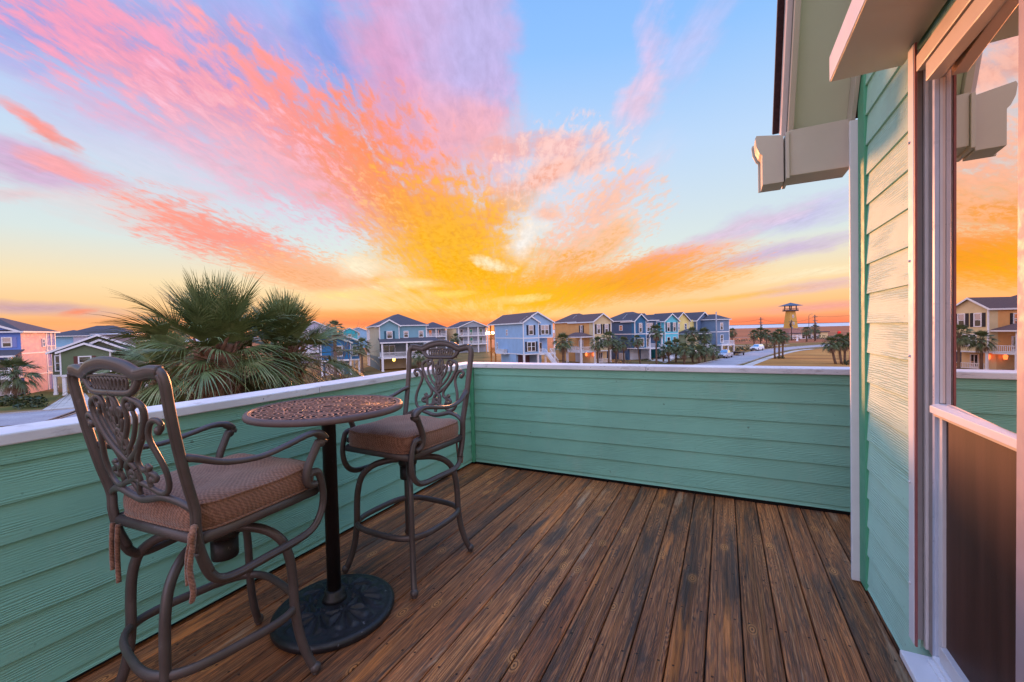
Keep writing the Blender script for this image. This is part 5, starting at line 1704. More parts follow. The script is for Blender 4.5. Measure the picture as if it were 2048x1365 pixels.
def frond(mb, rnd, org, az_, el_, pet, blade, nseg, droop, fold=0.5, spread=2.3, wseg=0.035, seg=4, ragged=0.12, petr=0.012):
    """one fan leaf: a petiole and a folded fan of narrow segments"""
    ax = Vector((math.cos(az_) * math.cos(el_), math.sin(az_) * math.cos(el_), math.sin(el_)))
    side = Vector((-math.sin(az_), math.cos(az_), 0))
    nrm = ax.cross(side).normalized() * -1.0
    if nrm.z < 0: nrm = -nrm
    roll = rnd.uniform(-0.5, 0.5)
    side, nrm = side * math.cos(roll) + nrm * math.sin(roll), nrm * math.cos(roll) - side * math.sin(roll)
    # petiole bends down with gravity
    pts = []
    for i in range(5):
        f = i / 4
        p = org + ax * (pet * f) + Vector((0, 0, -droop * 0.25 * pet * f * f))
        pts.append(p)
    mb.tube(pts, [petr, petr, petr * 0.9, petr * 0.8, petr * 0.6], 5)
    hub = pts[-1]
    d0 = (pts[-1] - pts[-2]).normalized()
    for k in range(nseg):
        f = (k + 0.5) / nseg * 2 - 1
        a = f * spread / 2 * 1.0 + rnd.uniform(-0.02, 0.02)
        ln = blade * (1.0 - 0.28 * abs(f) ** 2) * rnd.uniform(1 - ragged, 1.0)
        lift = fold * (abs(f) ** 1.2) * 0.5
        dirv = (d0 * math.cos(a) + side * math.sin(a) + nrm * lift).normalized()
        st = hub + d0 * (0.28 * blade * (1 - abs(f)) * 0.6)
        wv = dirv.cross(nrm)
        if wv.length < 1e-3: wv = side.copy()
        wv.normalize()
        vs = []
        g = droop * rnd.uniform(0.6, 1.4)
        for i in range(seg + 1):
            t = i / seg
            w = wseg * (1.0 - t ** 1.6) * (0.55 + 0.45 * min(1, t * 4)) + 0.0015
            p = st + dirv * (ln * t) + Vector((0, 0, -1)) * (g * ln * (t ** 2.2) * 0.55)
            vs += [p - wv * w / 2 + nrm * w * 0.25, p + wv * w / 2 + nrm * w * 0.25]
        fs = [(2 * i, 2 * i + 1, 2 * i + 3, 2 * i + 2) for i in range(seg)]
        mb.add(vs, fs)

def big_palm(px, dep, zc, label, seed, n_green, n_dead, rad=1.0, trunk_r=0.23, lean=(0, 0), zbase=GROUND):
    rnd = random.Random(seed)
    p = foot(px, dep)
    t = thing('palm_tree', p, 0.0, label, 'palm tree', 'palm trees round the houses')
    H_ = zc - GROUND
    mb = MB()
    pts = []; rr = []
    n = 36
    for i in range(n + 1):
        f = i / n
        pts.append((lean[0] * (f - 1), lean[1] * (f - 1), H_ * f))
        rr.append(trunk_r * (1.05 if f < 0.7 else 1.05 + 0.5 * min(1, (f - 0.7) / 0.2)) * (1 + 0.07 * math.sin(i * 2.1)))
    mb.tube(pts, rr, 16, cap=True)
    # old leaf boots crossing over the upper trunk
    for i in range(110):
        z = H_ - rnd.uniform(0.05, 2.2)
        a = rnd.uniform(0, 2 * PI)
        r0 = trunk_r * (1.3 if z > H_ - 1.4 else 1.05)
        b0 = Vector((r0 * math.cos(a), r0 * math.sin(a), z))
        out = Vector((math.cos(a + rnd.uniform(-.5, .5)), math.sin(a + rnd.uniform(-.5, .5)), rnd.uniform(0.8, 1.8))).normalized()
        L_ = rnd.uniform(0.2, 0.45)
        mb.tube([b0 - out * 0.08, b0 + out * L_ * 0.5, b0 + out * L_], [0.05, 0.036, 0.022], 5, flat=0.55, up=(math.cos(a), math.sin(a), 0))
    # loose fibre
    for i in range(260):
        z = H_ - rnd.uniform(-0.05, 1.9)
        a = rnd.uniform(0, 2 * PI)
        r0 = trunk_r * 1.3
        b0 = Vector((r0 * math.cos(a), r0 * math.sin(a), z))
        d = Vector((math.cos(a) * rnd.uniform(.2, 1), math.sin(a) * rnd.uniform(.2, 1), rnd.uniform(-1, .4)))
        L_ = rnd.uniform(0.1, 0.4)
        mb.tube([b0, b0 + d * L_ * 0.5, b0 + d * L_ + Vector((0, 0, -0.1))], [0.008, 0.006, 0.003], 3)
    mb.build('trunk', M_bark, t)
    mb = MB()
    for i in range(n_green):
        f = (i + 0.5) / n_green
        e = R_(88) - (f ** 1.15) * R_(112) + rnd.uniform(-0.12, 0.12)
        a = i * 2.39996 + rnd.uniform(-0.2, 0.2)
        org = Vector((0.10 * math.cos(a), 0.10 * math.sin(a), H_ - 0.15 - 0.3 * f))
        frond(mb, rnd, org, a, e, rad * rnd.uniform(0.4, 1.0) * (0.62 + 0.6 * f), rad * rnd.uniform(0.85, 1.1), 36, 0.22 + 0.75 * f, 0.9 - 0.5 * f, 1.9 + 0.6 * f, 0.029, ragged=0.25)
    mb.build('crown', M_frond, t)
    mb = MB()
    for i in range(n_dead):
        a = i * 2.39996 + 0.7
        e = R_(-35) - rnd.random() * R_(48)
        org = Vector((0.16 * math.cos(a), 0.16 * math.sin(a), H_ - 0.35 - 0.5 * rnd.random()))
        frond(mb, rnd, org, a, e, rad * rnd.uniform(0.5, 0.9), rad * rnd.uniform(0.7, 1.0), 26, 1.3, 0.4, 1.6, 0.026, 4, 0.3, 0.011)
    mb.build('dead_fronds', M_dead, t)
    # bare flower stalks
    for i in range(6):
        mb = MB()
        a = rnd.uniform(0, 2 * PI)
        b0 = Vector((0.15 * math.cos(a), 0.15 * math.sin(a), H_ - 0.3))
        pts = [b0]
        d = Vector((math.cos(a), math.sin(a), 0.35))
        for k in range(9):
            d = (d + Vector((rnd.uniform(-.1, .1), rnd.uniform(-.1, .1), -0.19))).normalized()
            pts.append(pts[-1] + d * 0.24)
        mb.tube(pts, [0.014 - 0.001 * k for k in range(len(pts))], 5)
        for k in range(3, len(pts)):
            for q_ in range(4):
                dd = (d + Vector((rnd.uniform(-1, 1), rnd.uniform(-1, 1), rnd.uniform(-.8, .5)))).normalized()
                L_ = rnd.uniform(0.15, 0.4)
                mid = pts[k] + dd * L_ * 0.5
                mb.tube([pts[k], mid, mid + (dd + Vector((0, 0, -0.5))) * L_ * 0.5], [0.006, 0.004, 0.002], 3)
        mb.build('flower_stalk', M_dead, t)
    return t

big_palm(432, 8.2, 1.28, 'huge fan palm with shaggy brown trunk close beyond the left parapet', 11, 78, 44, 1.12, 0.24)
big_palm(572, 9.6, 1.18, 'smaller fan palm leaning against the right side of the huge fan palm', 23, 60, 20, 1.06, 0.17)
big_palm(330, 10.6, 0.62, 'low fan palm half hidden behind the near bar chair and the huge fan palm', 31, 34, 26, 1.0, 0.18)

# ---- street palms: a few crowns, copied
def crown_mesh(seed, n, segs, r, dead):
    rnd = random.Random(seed)
    mb = MB()
    for i in range(n):
        f = (i + 0.5) / n
        e = R_(84) - f * R_(120) + rnd.uniform(-0.15, 0.15)
        a = i * 2.39996 + rnd.uniform(-0.3, 0.3)
        org = Vector((0.1 * math.cos(a), 0.1 * math.sin(a), -0.1 * f))
        frond(mb, rnd, org, a, e, r * 0.5, r * rnd.uniform(0.5, 0.62), segs, 0.5 + 0.7 * f, 0.7, 2.3, r * 0.055, 3, 0.2, r * 0.012)
    md = MB()
    for i in range(dead):
        a = i * 2.39996
        frond(md, rnd, Vector((0.12 * math.cos(a), 0.12 * math.sin(a), -0.3)), a, R_(-50 - 30 * rnd.random()), r * 0.35, r * 0.5, 10, 1.2, 0.4, 1.6, r * 0.05, 3, 0.3, r * 0.01)
    return mb, md
PROTO = []
def street_palm(px, dep, ytop, rpx, label, kind=0, lean=0.0, group='palm trees round the houses', trunk=0.16, zb=GROUND, dead=True):
    """crown centre at picture height ytop, crown radius rpx as seen"""
    c = at_depth(px, ytop, dep)
    r = rpx * dep / F_PX
    base = Vector((c.x, c.y, zb))
    h = max(0.6, c.z - zb)
    t = thing('palm_tree', base, random.uniform(0, 6.28), label, 'palm tree', group)
    mb = MB()
    n = 10
    la = random.uniform(0, 6.28)
    lx, ly = lean * h * math.cos(la), lean * h * math.sin(la)
    if lean:
        t.rotation_euler = (0, 0, 0)
        lx, ly = LAT.x * lean * h, LAT.y * lean * h
    mb.tube([(lx * ((i / n) ** 0.8 - 1), ly * ((i / n) ** 0.8 - 1), h * i / n) for i in range(n + 1)], [trunk * (1.15 - 0.2 * (i / n) + (0.25 if i > n - 3 else 0)) for i in range(n + 1)], 8)
    mb.build('trunk', M_barkf, t)
    if len(PROTO) <= kind:
        a, b_ = crown_mesh(50 + kind, 44, 16, 1.12, 12)
        oa = a.build('crown', M_frondf, t); ob = b_.build('dead_fronds', M_dead, t)
        PROTO.append((oa.data, ob.data))
    else:
        oa = bpy.data.objects.new('crown', PROTO[kind][0]); ob = bpy.data.objects.new('dead_fronds', PROTO[kind][1])
        for o in (oa, ob):
            COL.objects.link(o); o.parent = t
    for o in (oa, ob):
        o.location = (0, 0, h)
        o.scale = (r, r, r * 0.95)
    if not dead:
        bpy.data.objects.remove(ob)
    return t

street_palm(30, 52, 745, 36, 'palm in front of the royal blue house front at the left edge', 0, 0.04)
street_palm(669, 56, 655, 17, 'slender palm with a tall bare trunk in front of the deep blue house', 1, 0.01, trunk=0.2)
street_palm(723, 76, 690, 17, 'palm between the deep blue house and the beige side wall', 2)
street_palm(838, 80, 712, 14, 'palm behind the scroll back of the far bar chair', 0)
street_palm(912, 120, 676, 11, 'small palm in front of the far grey porch house', 1)
street_palm(1126, 82, 682, 19, 'round headed palm in front of the tan wall, right of the sky blue house', 0, trunk=0.24)
street_palm(1195, 84, 685, 14, 'palm in front of the cream gable, left of two taller ones', 1)
street_palm(1217, 82, 676, 16, 'taller palm where the cream gable meets the slate blue wall', 2)
street_palm(1232, 84, 690, 12, 'lower palm just right of the taller one by the slate blue wall', 0)
street_palm(1247, 86, 684, 13, 'palm before the middle of the slate blue side wall', 1)
street_palm(1274, 86, 680, 12, 'leaning thin palm in front of the slate blue front gable', 2, -0.12, trunk=0.13)
street_palm(1312, 82, 662, 15, 'tall palm beside the white stairs of the slate blue house', 0)
clump = [(1337, 86, 694, 14, 0), (1352, 88, 690, 15, 1), (1368, 84, 698, 15, 2), (1384, 87, 688, 15, 0), (1398, 84, 702, 14, 1), (1410, 86, 693, 15, 2), (1384, 96, 666, 14, 1), (1408, 97, 668, 15, 0), (1426, 90, 700, 13, 2), (1326, 90, 702, 11, 1)]
clab = ['left of the clump', 'second in the front row of the clump', 'third in the front row of the clump', 'in the middle of the clump', 'low in the clump right of its middle', 'right of the middle of the clump', 'tallest left one at the back of the clump', 'tallest right one at the back of the clump', 'rightmost of the clump beside the street', 'small one at the clump\'s left edge']
for (a, b_, c_, d_, k), lb in zip(clump, clab):
    street_palm(a, b_, c_, d_, 'street palm below the aqua house, ' + lb, k, random.uniform(-0.03, 0.03))
street_palm(1452, 132, 665, 9, 'left of two far palms right of the last house', 0)
street_palm(1464, 132, 664, 9, 'right of two far palms right of the last house', 1)
street_palm(1508, 128, 668, 10, 'left of three far palms behind the white car', 2)
street_palm(1521, 130, 664, 11, 'middle of three far palms behind the white car', 0)
street_palm(1533, 128, 667, 10, 'right of three far palms behind the white car', 1)
for (a, y, k, ln, lb) in ((1549, 674, 0, 0.0, 'left'), (1558, 668, 1, 0.0, 'middle'), (1566, 673, 2, 0.03, 'right')):
    street_palm(a, 91, y, 12, 'palm trunk at the kerb right of the white car, %s of three' % lb, k, ln, trunk=0.17)
street_palm(1613, 172, 661, 9, 'dark far palm right of the lookout tower', 2, trunk=0.3)
street_palm(1630, 180, 657, 9, 'far palm at the foot of the utility pole', 1, trunk=0.3)
for (a, y, k, ln, lb) in ((1662, 686, 0, -0.22, 'leaning leftmost'), (1677, 680, 1, -0.12, 'second from the left'), (1690, 683, 2, 0.02, 'second from the right'), (1702, 677, 0, 0.05, 'rightmost')):
    street_palm(a, 76, y, 15, 'palm in the golden field by the house corner, %s of four' % lb, k, ln, trunk=0.18)

# ---- shrubs and hedges
def shrub(name, px, dep, w, d, hgt, label, mat, cat='shrub', seed=1, n=260, z=GROUND):
    rnd = random.Random(seed)
    p = foot(px, dep)
    mb = MB()
    for i in range(n):
        u = Vector((rnd.gauss(0, 1), rnd.gauss(0, 1), abs(rnd.gauss(0, 1)))).normalized() * (rnd.random() ** 0.35)
        lump = 0.8 + 0.25 * math.sin(u.x * 5 + seed) * math.cos(u.y * 4)
        c = Vector((u.x * w / 2, u.y * d / 2, 0.08 + u.z * hgt * lump))
        s_ = rnd.uniform(0.5, 1.0) * min(hgt, w, d) * 0.16
        a = Vector((rnd.uniform(-1, 1), rnd.uniform(-1, 1), rnd.uniform(-.3, 1))).normalized()
        b_ = a.cross(Vector((rnd.uniform(-1, 1), rnd.uniform(-1, 1), rnd.uniform(-1, 1)))).normalized()
        mb.add([c - a * s_, c + b_ * s_ * 0.5, c + a * s_, c - b_ * s_ * 0.5], [(0, 1, 2, 3)])
    o = mb.build(name, mat)
    o.location = p
    o.rotation_euler = (0, 0, R_(YAW))
    return tag(o, label, cat, 'shrubs and hedges round the streets')
shrub('shrub', 12, 50, 2.6, 2.2, 1.5, 'dark shrub at the left edge under the palm', M_bush, seed=2)
shrub('shrub', 54, 48, 3.4, 2.4, 1.9, 'spreading dark green shrub on the kerb, right of the left edge palm', M_bush, seed=3)
shrub('shrub', 1128, 86, 5.0, 2.0, 1.1, 'brown shrub bed at the foot of the tan wall', M_bushb, seed=4)
shrub('shrub', 1240, 88, 6.0, 2.0, 1.0, 'brown shrub bed in front of the slate blue wall', M_bushb, seed=5)
shrub('hedge', 1462, 124, 8.0, 2.5, 1.6, 'brown hedge across the street behind the pickup and trailer', M_bushb, 'hedge', 6)
shrub('hedge', 1490, 122, 7.0, 2.5, 1.7, 'dark hedge across the street just left of the white car', M_bush, 'hedge', 7)
shrub('hedge', 1535, 132, 6.0, 2.5, 1.7, 'brown hedge across the street just right of the white car', M_bushb, 'hedge', 8)
shrub('hedge', 1575, 190, 12.0, 4.0, 2.6, 'dark hedge at the foot of the lookout tower', M_bush, 'hedge', 9)
shrub('hedge', 1640, 200, 14.0, 4.0, 2.4, 'long dark hedge right of the low white building', M_bush, 'hedge', 10)
shrub('shrub', 1559, 91, 2.4, 1.6, 0.8, 'low shrub round the feet of three kerbside palms', M_bush, seed=11)
shrub('shrub', 1697, 74, 2.2, 1.6, 1.1, 'low dark shrub under four palms by the house corner', M_bush, seed=12)
shrub('shrub', 1420, 104, 4.5, 2.0, 1.0, 'green shrub bed below the steel blue house', M_bush, seed=13)
shrub('shrub', 1290, 92, 3.0, 1.5, 0.7, 'low shrub beside the stairs of the slate blue house', M_bush, seed=14)
shrub('hedge', 1470, 185, 26.0, 5.0, 1.8, 'long low green hedge along the marsh beyond the street', M_bush, 'hedge', 15, 420)

# bare twig shrub beside the big palm
rnd = random.Random(77)
mb = MB()
def twig(mb, p, d, L_, r, lvl):
    pts = [p]
    for k in range(5):
        d = (d + Vector((rnd.uniform(-.28, .28), rnd.uniform(-.28, .28), rnd.uniform(-.12, .2)))).normalized()
        pts.append(pts[-1] + d * L_ / 5)
    mb.tube(pts, [r * (1 - 0.13 * i) for i in range(6)], 5)
    if lvl > 0:
        for k in range(4):
            q_ = pts[rnd.randint(1, 5)]
            dd = (d + Vector((rnd.uniform(-1, 1), rnd.uniform(-1, 1), rnd.uniform(-.5, .6)))).normalized()
            twig(mb, q_, dd, L_ * 0.62, r * 0.55, lvl - 1)
for k in range(7):
    a = k * 0.9
    twig(mb, Vector((0.12 * math.cos(a), 0.12 * math.sin(a), 0)), Vector((0.5 * math.cos(a), 0.5 * math.sin(a), 1.0)).normalized(), 2.0, 0.03, 3)
for k in range(3):
    mb.tube([(0.1 * k - 0.1, 0.05 * k, -4.05), (0.06 * k - 0.06, 0.1, -2.2), (0.05 * k - 0.05, 0, 0.1)], [0.06, 0.05, 0.035], 6)
o = mb.build('bare_shrub', plain('grey_brown_twigs', (124, 100, 90), 0.9, 0.2, 8.0))
p = foot(622, 11.5); o.location = (p.x, p.y, -1.95)
tag(o, 'leafless grey brown branches above the parapet, between the fan palms and the deep blue house', 'shrub')
# its stems reach the ground

# ================================================================== vehicles, poles, tower
M_silver = plain('silver_car_paint', (196, 200, 212), 0.3, 0.04, 2.0, 0.3)
M_wcar = plain('white_car_paint', (226, 230, 238), 0.3, 0.03, 2.0)
M_dcar = plain('dark_car_paint', (52, 40, 44), 0.3, 0.05, 2.0)
M_tyre = plain('black_tyre', (26, 26, 28), 0.9)
M_rim = plain('grey_rim', (150, 152, 158), 0.4, 0.1, 5.0, 0.5)
M_cglass = glass_mat('car_glass', (20, 24, 30))
M_grille = plain('dark_grille', (36, 34, 38), 0.5)
M_head = plain('headlight_lens', (230, 232, 240), 0.15)
M_tail = plain('red_tail_lens', (170, 30, 24), 0.3)

def car(px, dep, heading, style, mat, label, name, cat, scale=1.0):
    """x forward; a car shaped by its side outline, with wheels, windows, lamps and grille"""
    p = foot(px, dep)
    t = thing(name, p, heading, label, cat, 'vehicles parked along the street')
    L_, Wd = {'pickup': (5.6, 1.95), 'suv': (4.9, 1.95), 'sedan': (4.6, 1.8)}[style]
    h = L_ / 2
    if style == 'pickup':
        body = [(-h, .55), (-h, 1.12), (-.35, 1.12), (.9, 1.13), (1.15, 1.15), (h - .15, 1.05), (h, .9), (h, .5), (h - .3, .42), (-h + .2, .42)]
        cab = [(-.95, 1.12), (-.85, 1.78), (-.6, 1.86), (.45, 1.86), (1.2, 1.14)]
    elif style == 'suv':
        body = [(-h, .5), (-h + .05, 1.15), (-1.2, 1.18), (1.1, 1.12), (h - .2, 1.0), (h, .8), (h, .45), (h - .3, .35), (-h + .2, .35)]
        cab = [(-h + .12, 1.15), (-h + .35, 1.72), (-1.8, 1.8), (.2, 1.8), (1.15, 1.11)]
    else:
        body = [(-h, .5), (-h + .05, .95), (-1.4, 1.0), (1.0, .95), (h - .3, .8), (h, .65), (h, .4), (h - .3, .3), (-h + .2, .3)]
        cab = [(-1.7, .98), (-1.1, 1.4), (.2, 1.42), (1.1, .95)]
    def side(poly, w0, w1, zlo, zhi, mb):
        n = len(poly)
        def ww(z): return w0 + (w1 - w0) * max(0, min(1, (z - zlo) / (zhi - zlo)))
        vs = [(x, -ww(z), z) for x, z in poly] + [(x, ww(z), z) for x, z in poly]
        fs = [(i, (i + 1) % n, n + (i + 1) % n, n + i) for i in range(n)] + [tuple(range(n - 1, -1, -1)), tuple(range(n, 2 * n))]
        mb.add(vs, fs)
    mb = MB(); side(body, Wd / 2, Wd / 2 - .05, .4, 1.15, mb)
    b = mb.build('body', mat, t, 0.05, 3)
    mb = MB(); side(cab, Wd / 2 - .08, Wd / 2 - .28, 1.1, 1.85, mb)
    c = mb.build('cabin', mat, t, 0.05, 3)
    if style == 'pickup':
        mb = MB(); mb.box(-h + .1, -1.05, -Wd / 2 + .14, Wd / 2 - .14, 1.09, 1.125); mb.build('load_bed', M_grille, t)
    # glass
    (x0, z0), (x1, z1) = cab[-1], cab[-2]
    def wid(z): return (Wd / 2 - .08) + (-.2) * max(0, min(1, (z - 1.1) / .75))
    za, zb = z0 + .08, z1 - .06
    fa, fb = (za - z0) / (z1 - z0), (zb - z0) / (z1 - z0)
    xa, xb = x0 + (x1 - x0) * fa + .03, x0 + (x1 - x0) * fb + .03
    mb = MB(); mb.add([(xa, -wid(za) + .08, za), (xa, wid(za) - .08, za), (xb, wid(zb) - .08, zb), (xb, -wid(zb) + .08, zb)], [(0, 1, 2, 3)])
    mb.build('windscreen', M_cglass, c)
    for sg in (-1, 1):
        xr = cab[0][0] + .25; xm = (xr + x1) / 2
        for (ua, ub) in ((xr, xm - .05), (xm + .05, x1 + (.25 if style != 'sedan' else .3))):
            za, zb = cab[0][1] + .1, z1 - .1
            mb = MB()
            mb.add([(ua, sg * (wid(za) + .012), za), (ub + .12, sg * (wid(za) + .012), za), (ub - .05, sg * (wid(zb) + .012), zb), (ua + .1, sg * (wid(zb) + .012), zb)], [(0, 1, 2, 3)])
            mb.build('side_window', M_cglass, c)
        mb = MB(); mb.box(h - .09, h + .015, sg * (Wd / 2 - .32) - .2, sg * (Wd / 2 - .32) + .2, .72, .9)
        mb.build('headlight', M_head, b)
        mb = MB(); mb.box(-h - .02, -h + .06, sg * (Wd / 2 - .18) - .1, sg * (Wd / 2 - .18) + .1, .75, 1.0)
        mb.build('tail_light', M_tail, b)
        mb = MB(); mb.box(x0 - .25, x0 - .12, sg * (Wd / 2 + .02), sg * (Wd / 2 + .2), 1.08, 1.26)
        mb.build('wing_mirror', mat, b, 0.02)
        for xw in (-h + 1.05, h - .95):
            r = .39 if style != 'sedan' else .33
            Mx = Matrix.Translation((xw, sg * (Wd / 2 - .1), r)) @ Matrix.Rotation(PI / 2, 4, 'X')
            mb = MB(); mb.lathe([(r * .6, -.12), (r * .95, -.12), (r, -.07), (r, .07), (r * .95, .12), (r * .6, .12)], 20, M=Mx)
            w = mb.build('wheel', M_tyre, t)
            mb = MB(); mb.lathe([(.02, -.13), (r * .58, -.125), (r * .6, .125), (.02, .13)], 16, M=Mx)
            mb.build('rim', M_rim, w)
    mb = MB(); mb.box(h - .03, h + .02, -.42, .42, .66, .92); mb.box(h - .03, h + .03, -Wd / 2 + .1, Wd / 2 - .1, .42, .56)
    mb.build('grille', M_grille, b)
    t.scale = (scale,) * 3
    return t
ROADH = R_(76.5)
car(1450, 97, ROADH + PI - R_(3), 'pickup', M_silver, 'silver pickup towing a flat trailer on the street, facing the camera', 'pickup_truck', 'pickup')
car(1514, 121, ROADH + PI - R_(12), 'suv', M_wcar, 'white car parked beyond the pickup at the bend of the street', 'parked_car', 'car')
car(1331, 100, HRZ + R_(190), 'suv', M_silver, 'silver car parked sideways behind the palms left of the small white car', 'parked_car', 'car')
car(1350, 97, HRZ - R_(95), 'sedan', M_wcar, 'small white car nose on behind the palm clump', 'parked_car', 'car')
car(1385, 101, HRZ + R_(182), 'suv', M_dcar, 'dark car parked sideways behind the palm clump', 'parked_car', 'car')
# trailer behind the pickup
p = foot(1476, 104)
tr = thing('flat_trailer', p, ROADH + PI - R_(3), 'low empty flat trailer hitched behind the silver pickup', 'trailer')
mb = MB(); mb.box(-2.0, 1.6, -.95, .95, .55, .66); mb.tube([(1.6, 0, .6), (2.9, 0, .55)], .06, 8)
mb.build('trailer_bed', M_grille, tr)
mb = MB()
mb.box(-2.0, 1.6, -.97, -.9, .66, .95); mb.box(-2.0, 1.6, .9, .97, .66, .95); mb.box(1.53, 1.6, -.9, .9, .66, 1.0)
mb.build('side_rail', M_dcar, tr)
for sg in (-1, 1):
    mb = MB(); mb.lathe([(.15, -.1), (.31, -.1), (.33, -.06), (.33, .06), (.31, .1), (.15, .1)], 18, M=Matrix.Translation((-.5, sg * 1.08, .33)) @ Matrix.Rotation(PI / 2, 4, 'X'))
    mb.build('wheel', M_tyre, tr)

# utility poles
M_polew = plain('weathered_pole_wood', (84, 70, 66), 0.95, 0.2, 4.0)
M_polew2 = plain('grey_street_pole', (150, 152, 164), 0.6, 0.1, 4.0)
def utility_pole(px, dep, ytop, label, arms=2, mat=M_polew, r=0.16, lamp=False, equip=True):
    p = foot(px, dep)
    top = at_depth(px, ytop, dep).z - GROUND
    t = thing('utility_pole', p, R_(YAW) + R_(12), label, 'pole', 'poles along the far street')
    mb = MB(); mb.tube([(0, 0, 0), (0, 0, top * .5), (0, 0, top)], [r, r * .9, r * .7], 10)
    mb.build('pole', mat, t)
    for k in range(arms):
        z = top - 0.9 - k * 1.6
        mb = MB(); mb.box(-1.1, 1.1, -.2, -.08, z - .09, z + .09)
        a = mb.build('cross_arm', mat, t)
        for x in (-1.0, -.4, .4, 1.0):
            mb = MB(); mb.lathe([(.05, 0), (.11, .06), (.06, .14), (.09, .2), (.03, .3)], 8, (x, -.14, z + .09))
            mb.build('insulator', M_polew2, a)
    if equip:
        mb = MB(); mb.lathe([(.02, -.62), (.3, -.6), (.33, 0), (.3, .35), (.02, .38)], 12, (.45, 0, top - 3.4 if top > 5 else top * .6))
        mb.build('transformer', M_polew2, t)
    if lamp:
        mb = MB(); mb.tube(catmull([(0, 0, top - .2), (.5, 0, top + .5), (1.6, 0, top + .8)], 5), .06, 6)
        a = mb.build('lamp_arm', mat, t)
        mb = MB(); mb.box(1.4, 2.2, -.16, .16, top + .72, top + .88); mb.build('lamp_head', M_polew2, a)
    return t
utility_pole(1433, 97, 624, 'slim grey pole in front of the last steel blue house', 0, M_polew2, 0.17, False, False)
utility_pole(1522, 190, 635, 'utility pole with cross arms standing left of the lookout tower', 2, r=.26)
utility_pole(1583, 188, 640, 'utility pole standing right in front of the lookout tower', 1, r=.22)
utility_pole(1630, 178, 630, 'utility pole with cross arms right of the tower, beside the far palm', 2, r=.26)
utility_pole(1618, 200, 632, 'thin street lamp pole between the tower and the right hand utility pole', 0, M_polew, .13, True, False)

# lookout tower
P_twr = paint('golden_yellow_tower', (200, 160, 76)); P_twb = plain('pinkish_stone_base', (166, 130, 122), 0.9, 0.2, 1.0)
M_twr = plain('blue_metal_roof', (70, 84, 110), 0.6, 0.1, 0.6)
p = foot(1581.5, 262)
tw = thing('lookout_tower', p, R_(YAW - 18) + R_(22), 'yellow tapering lookout tower with open top and grey hip roof by the bay', 'tower')
k = 262 / F_PX
def zz_(y): return at_depth(1580, y, 262).z - GROUND
zb1, zt1, zdk, zrf, zap = zz_(657), zz_(623), zz_(621), zz_(612.5), zz_(606.5)
mb = MB()
w0, w1 = 2.75, 1.8
mb.add([(-w0, -w0, zb1), (w0, -w0, zb1), (w0, w0, zb1), (-w0, w0, zb1), (-w1, -w1, zt1), (w1, -w1, zt1), (w1, w1, zt1), (-w1, w1, zt1)], [(0, 3, 2, 1), (4, 5, 6, 7), (0, 1, 5, 4), (1, 2, 6, 5), (2, 3, 7, 6), (3, 0, 4, 7)])
body = mb.build('tower_body', P_twr, tw)
for i, f in enumerate((.2, .62)):
    z = zb1 + (zt1 - zb1) * f
    w = w0 + (w1 - w0) * f
    mb = MB(); mb.box(-.55, .55, -w - .06, -w + .35, z, z + 1.7)
    f_ = mb.build('window', M_trim, body)
    mb = MB(); mb.box(-.4, .4, -w - .09, -w - .05, z + .15, z + 1.55); mb.build('pane', M_pane, f_)
mb = MB(); mb.box(-3.6, 3.6, -3.6, 3.6, 0, zb1); mb.box(-3.75, 3.75, -3.75, 3.75, zb1 - .5, zb1 - .002); mb.build('stone_base', P_twb, tw)
mb = MB(); mb.box(-3.0, 3.0, -3.0, 3.0, zt1, zdk + .1); mb.build('balcony', M_shing, tw)
mb = MB()
for a in range(4):
    Mx = Matrix.Rotation(a * PI / 2, 4, 'Z')
    mb.box(-2.9, 2.9, -2.95, -2.85, zdk + 1.0, zdk + 1.1, M=Mx)
    for i in range(9):
        x = -2.8 + 5.6 * i / 8
        mb.box(x - .05, x + .05, -2.94, -2.86, zdk + .1, zdk + 1.0, M=Mx)
mb.build('railing', M_shing, tw)
for sx in (-1, 1):
    for sy in (-1, 1):
        mb = MB(); mb.box(sx * 2.1 - .22, sx * 2.1 + .22, sy * 2.1 - .22, sy * 2.1 + .22, zdk + .1, zrf); mb.build('post', M_shing, tw)
mb = MB(); o = 4.7
mb.add([(-o, -o, zrf), (o, -o, zrf), (o, o, zrf), (-o, o, zrf), (0, 0, zap + .2)], [(0, 1, 4), (1, 2, 4), (2, 3, 4), (3, 0, 4), (3, 2, 1, 0)])
mb.build('roof', M_twr, tw)
mb = MB(); mb.tube([(-w0 + .3, -w0 - .5, zb1 + .6), (-w0 + .1, -w0 - .6, zb1 + 3.6)], .35, 8); mb.ball((-w0 + .2, -w0 - .6, zb1 + 2.3), .8, 10, 6)
mb.build('light_bracket', M_grille, tw)

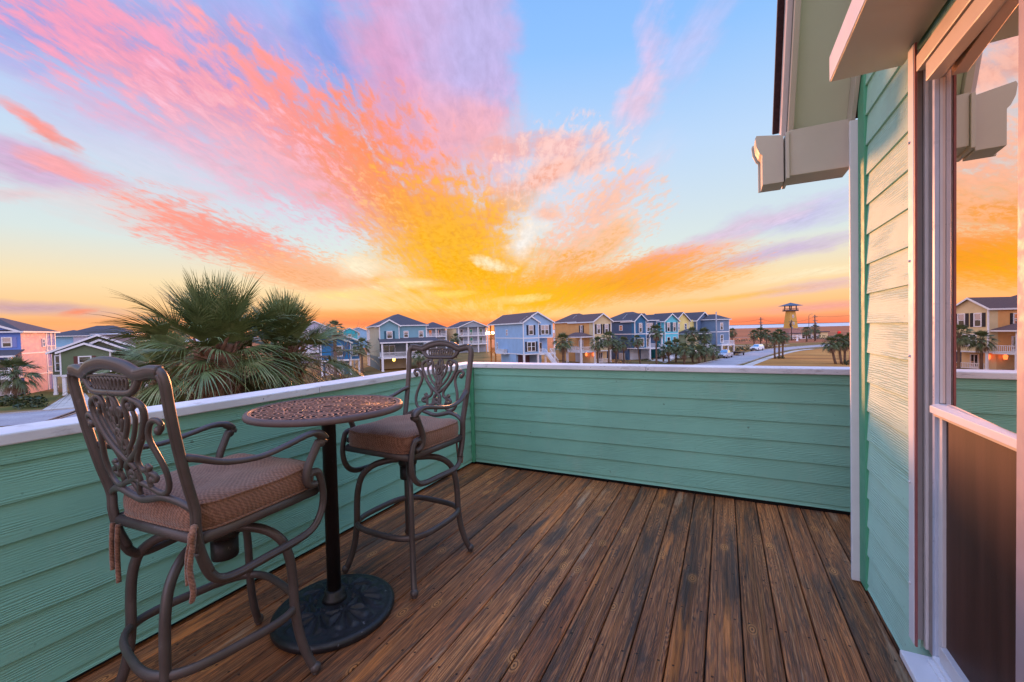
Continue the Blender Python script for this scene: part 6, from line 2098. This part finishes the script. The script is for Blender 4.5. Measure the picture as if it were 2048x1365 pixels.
# low white building by the tower
p = foot(1617, 205)
wb = thing('low_building', p, R_(YAW) + R_(4), 'low white building with dark flat roof at the end of the street', 'building')
mb = MB(); mb.box(-4.5, 5.5, 0, 6, 0, 2.5); mb.build('wall', M_trim, wb)
mb = MB(); mb.box(5.5, 9.0, -1.0, 5, 0, 3.0); mb.build('end_wall', paint('cream_end_wall', (226, 208, 160)), wb)
mb = MB(); mb.box(-5.2, 5.4, -.7, 6.5, 2.502, 2.85); mb.box(4.9, 9.6, -1.6, 5.6, 3.0, 3.4); mb.build('roof', M_shing, wb)
for x in (-2.5, 0.5, 3.2):
    mb = MB(); mb.box(x - .7, x + .7, -.06, 0.02, 0.3, 2.0)
    d = mb.build('door', M_pane, wb)
p = foot(1594.5, 180)
mb = MB(); mb.lathe([(.45, 0), (.45, .15), (.32, .2), (.32, 2.0), (.4, 2.1), (.25, 2.4), (.05, 2.5)], 14)
o = mb.build('white_bollard', M_trim); o.location = p
tag(o, 'small white marker post standing left of the low white building', 'post')
# red pennant above the palms
p = foot(1676, 84)
zt = at_depth(1676, 662, 84).z
fl = thing('red_flag', p, R_(YAW), 'bright red flag on a thin pole among the palms by the house corner', 'flag')
mb = MB(); mb.tube([(0, 0, 0), (0, 0, zt - GROUND + .1)], .03, 6); mb.build('flag_pole', M_polew, fl)
mb = MB()
vs = []; n = 10
for i in range(n + 1):
    f = i / n
    for j in range(5):
        g = j / 4
        vs.append((-.05 + .75 * f - .1 * g, .09 * math.sin(f * 8 + g * 2), zt - GROUND - .05 - (1.05 - .25 * f) * g - .12 * f))
fs = [(i * 5 + j, i * 5 + j + 1, i * 5 + j + 6, i * 5 + j + 5) for i in range(n) for j in range(4)]
mb.add(vs, fs, 0, True)
o = mb.build('flag_cloth', plain('bright_red_cloth', (250, 30, 16), 0.7, 0.1, 3.0), fl)
so = o.modifiers.new('thickness', 'SOLIDIFY'); so.thickness = 0.012

# wires along the far poles
M_wire = plain('black_wire', (30, 28, 30), 0.7)
def wire(a, b_, sag, label):
    pts = []
    for i in range(17):
        f = i / 16
        p = Vector(a).lerp(Vector(b_), f)
        p.z -= sag * 4 * f * (1 - f)
        pts.append(p)
    mb = MB(); mb.tube(pts, 0.03, 4)
    tag(mb.build('power_line', M_wire), label, 'wire', 'wires strung along the far poles')
A = at_depth(1522, 638, 190); B = at_depth(1583, 643, 188); C = at_depth(1630, 633, 178); D = at_depth(1760, 618, 165); E0 = at_depth(1440, 641, 215)
wire(A, B, 1.0, 'thin black wire from the left pole to the pole before the tower')
wire(B, C, 0.8, 'thin black wire from the tower pole to the pole on its right')
wire(C, D, 1.2, 'thin black wire leaving the right hand utility pole towards the house corner')
wire(E0, A, 1.2, 'thin black wire reaching the left utility pole from behind the last house')
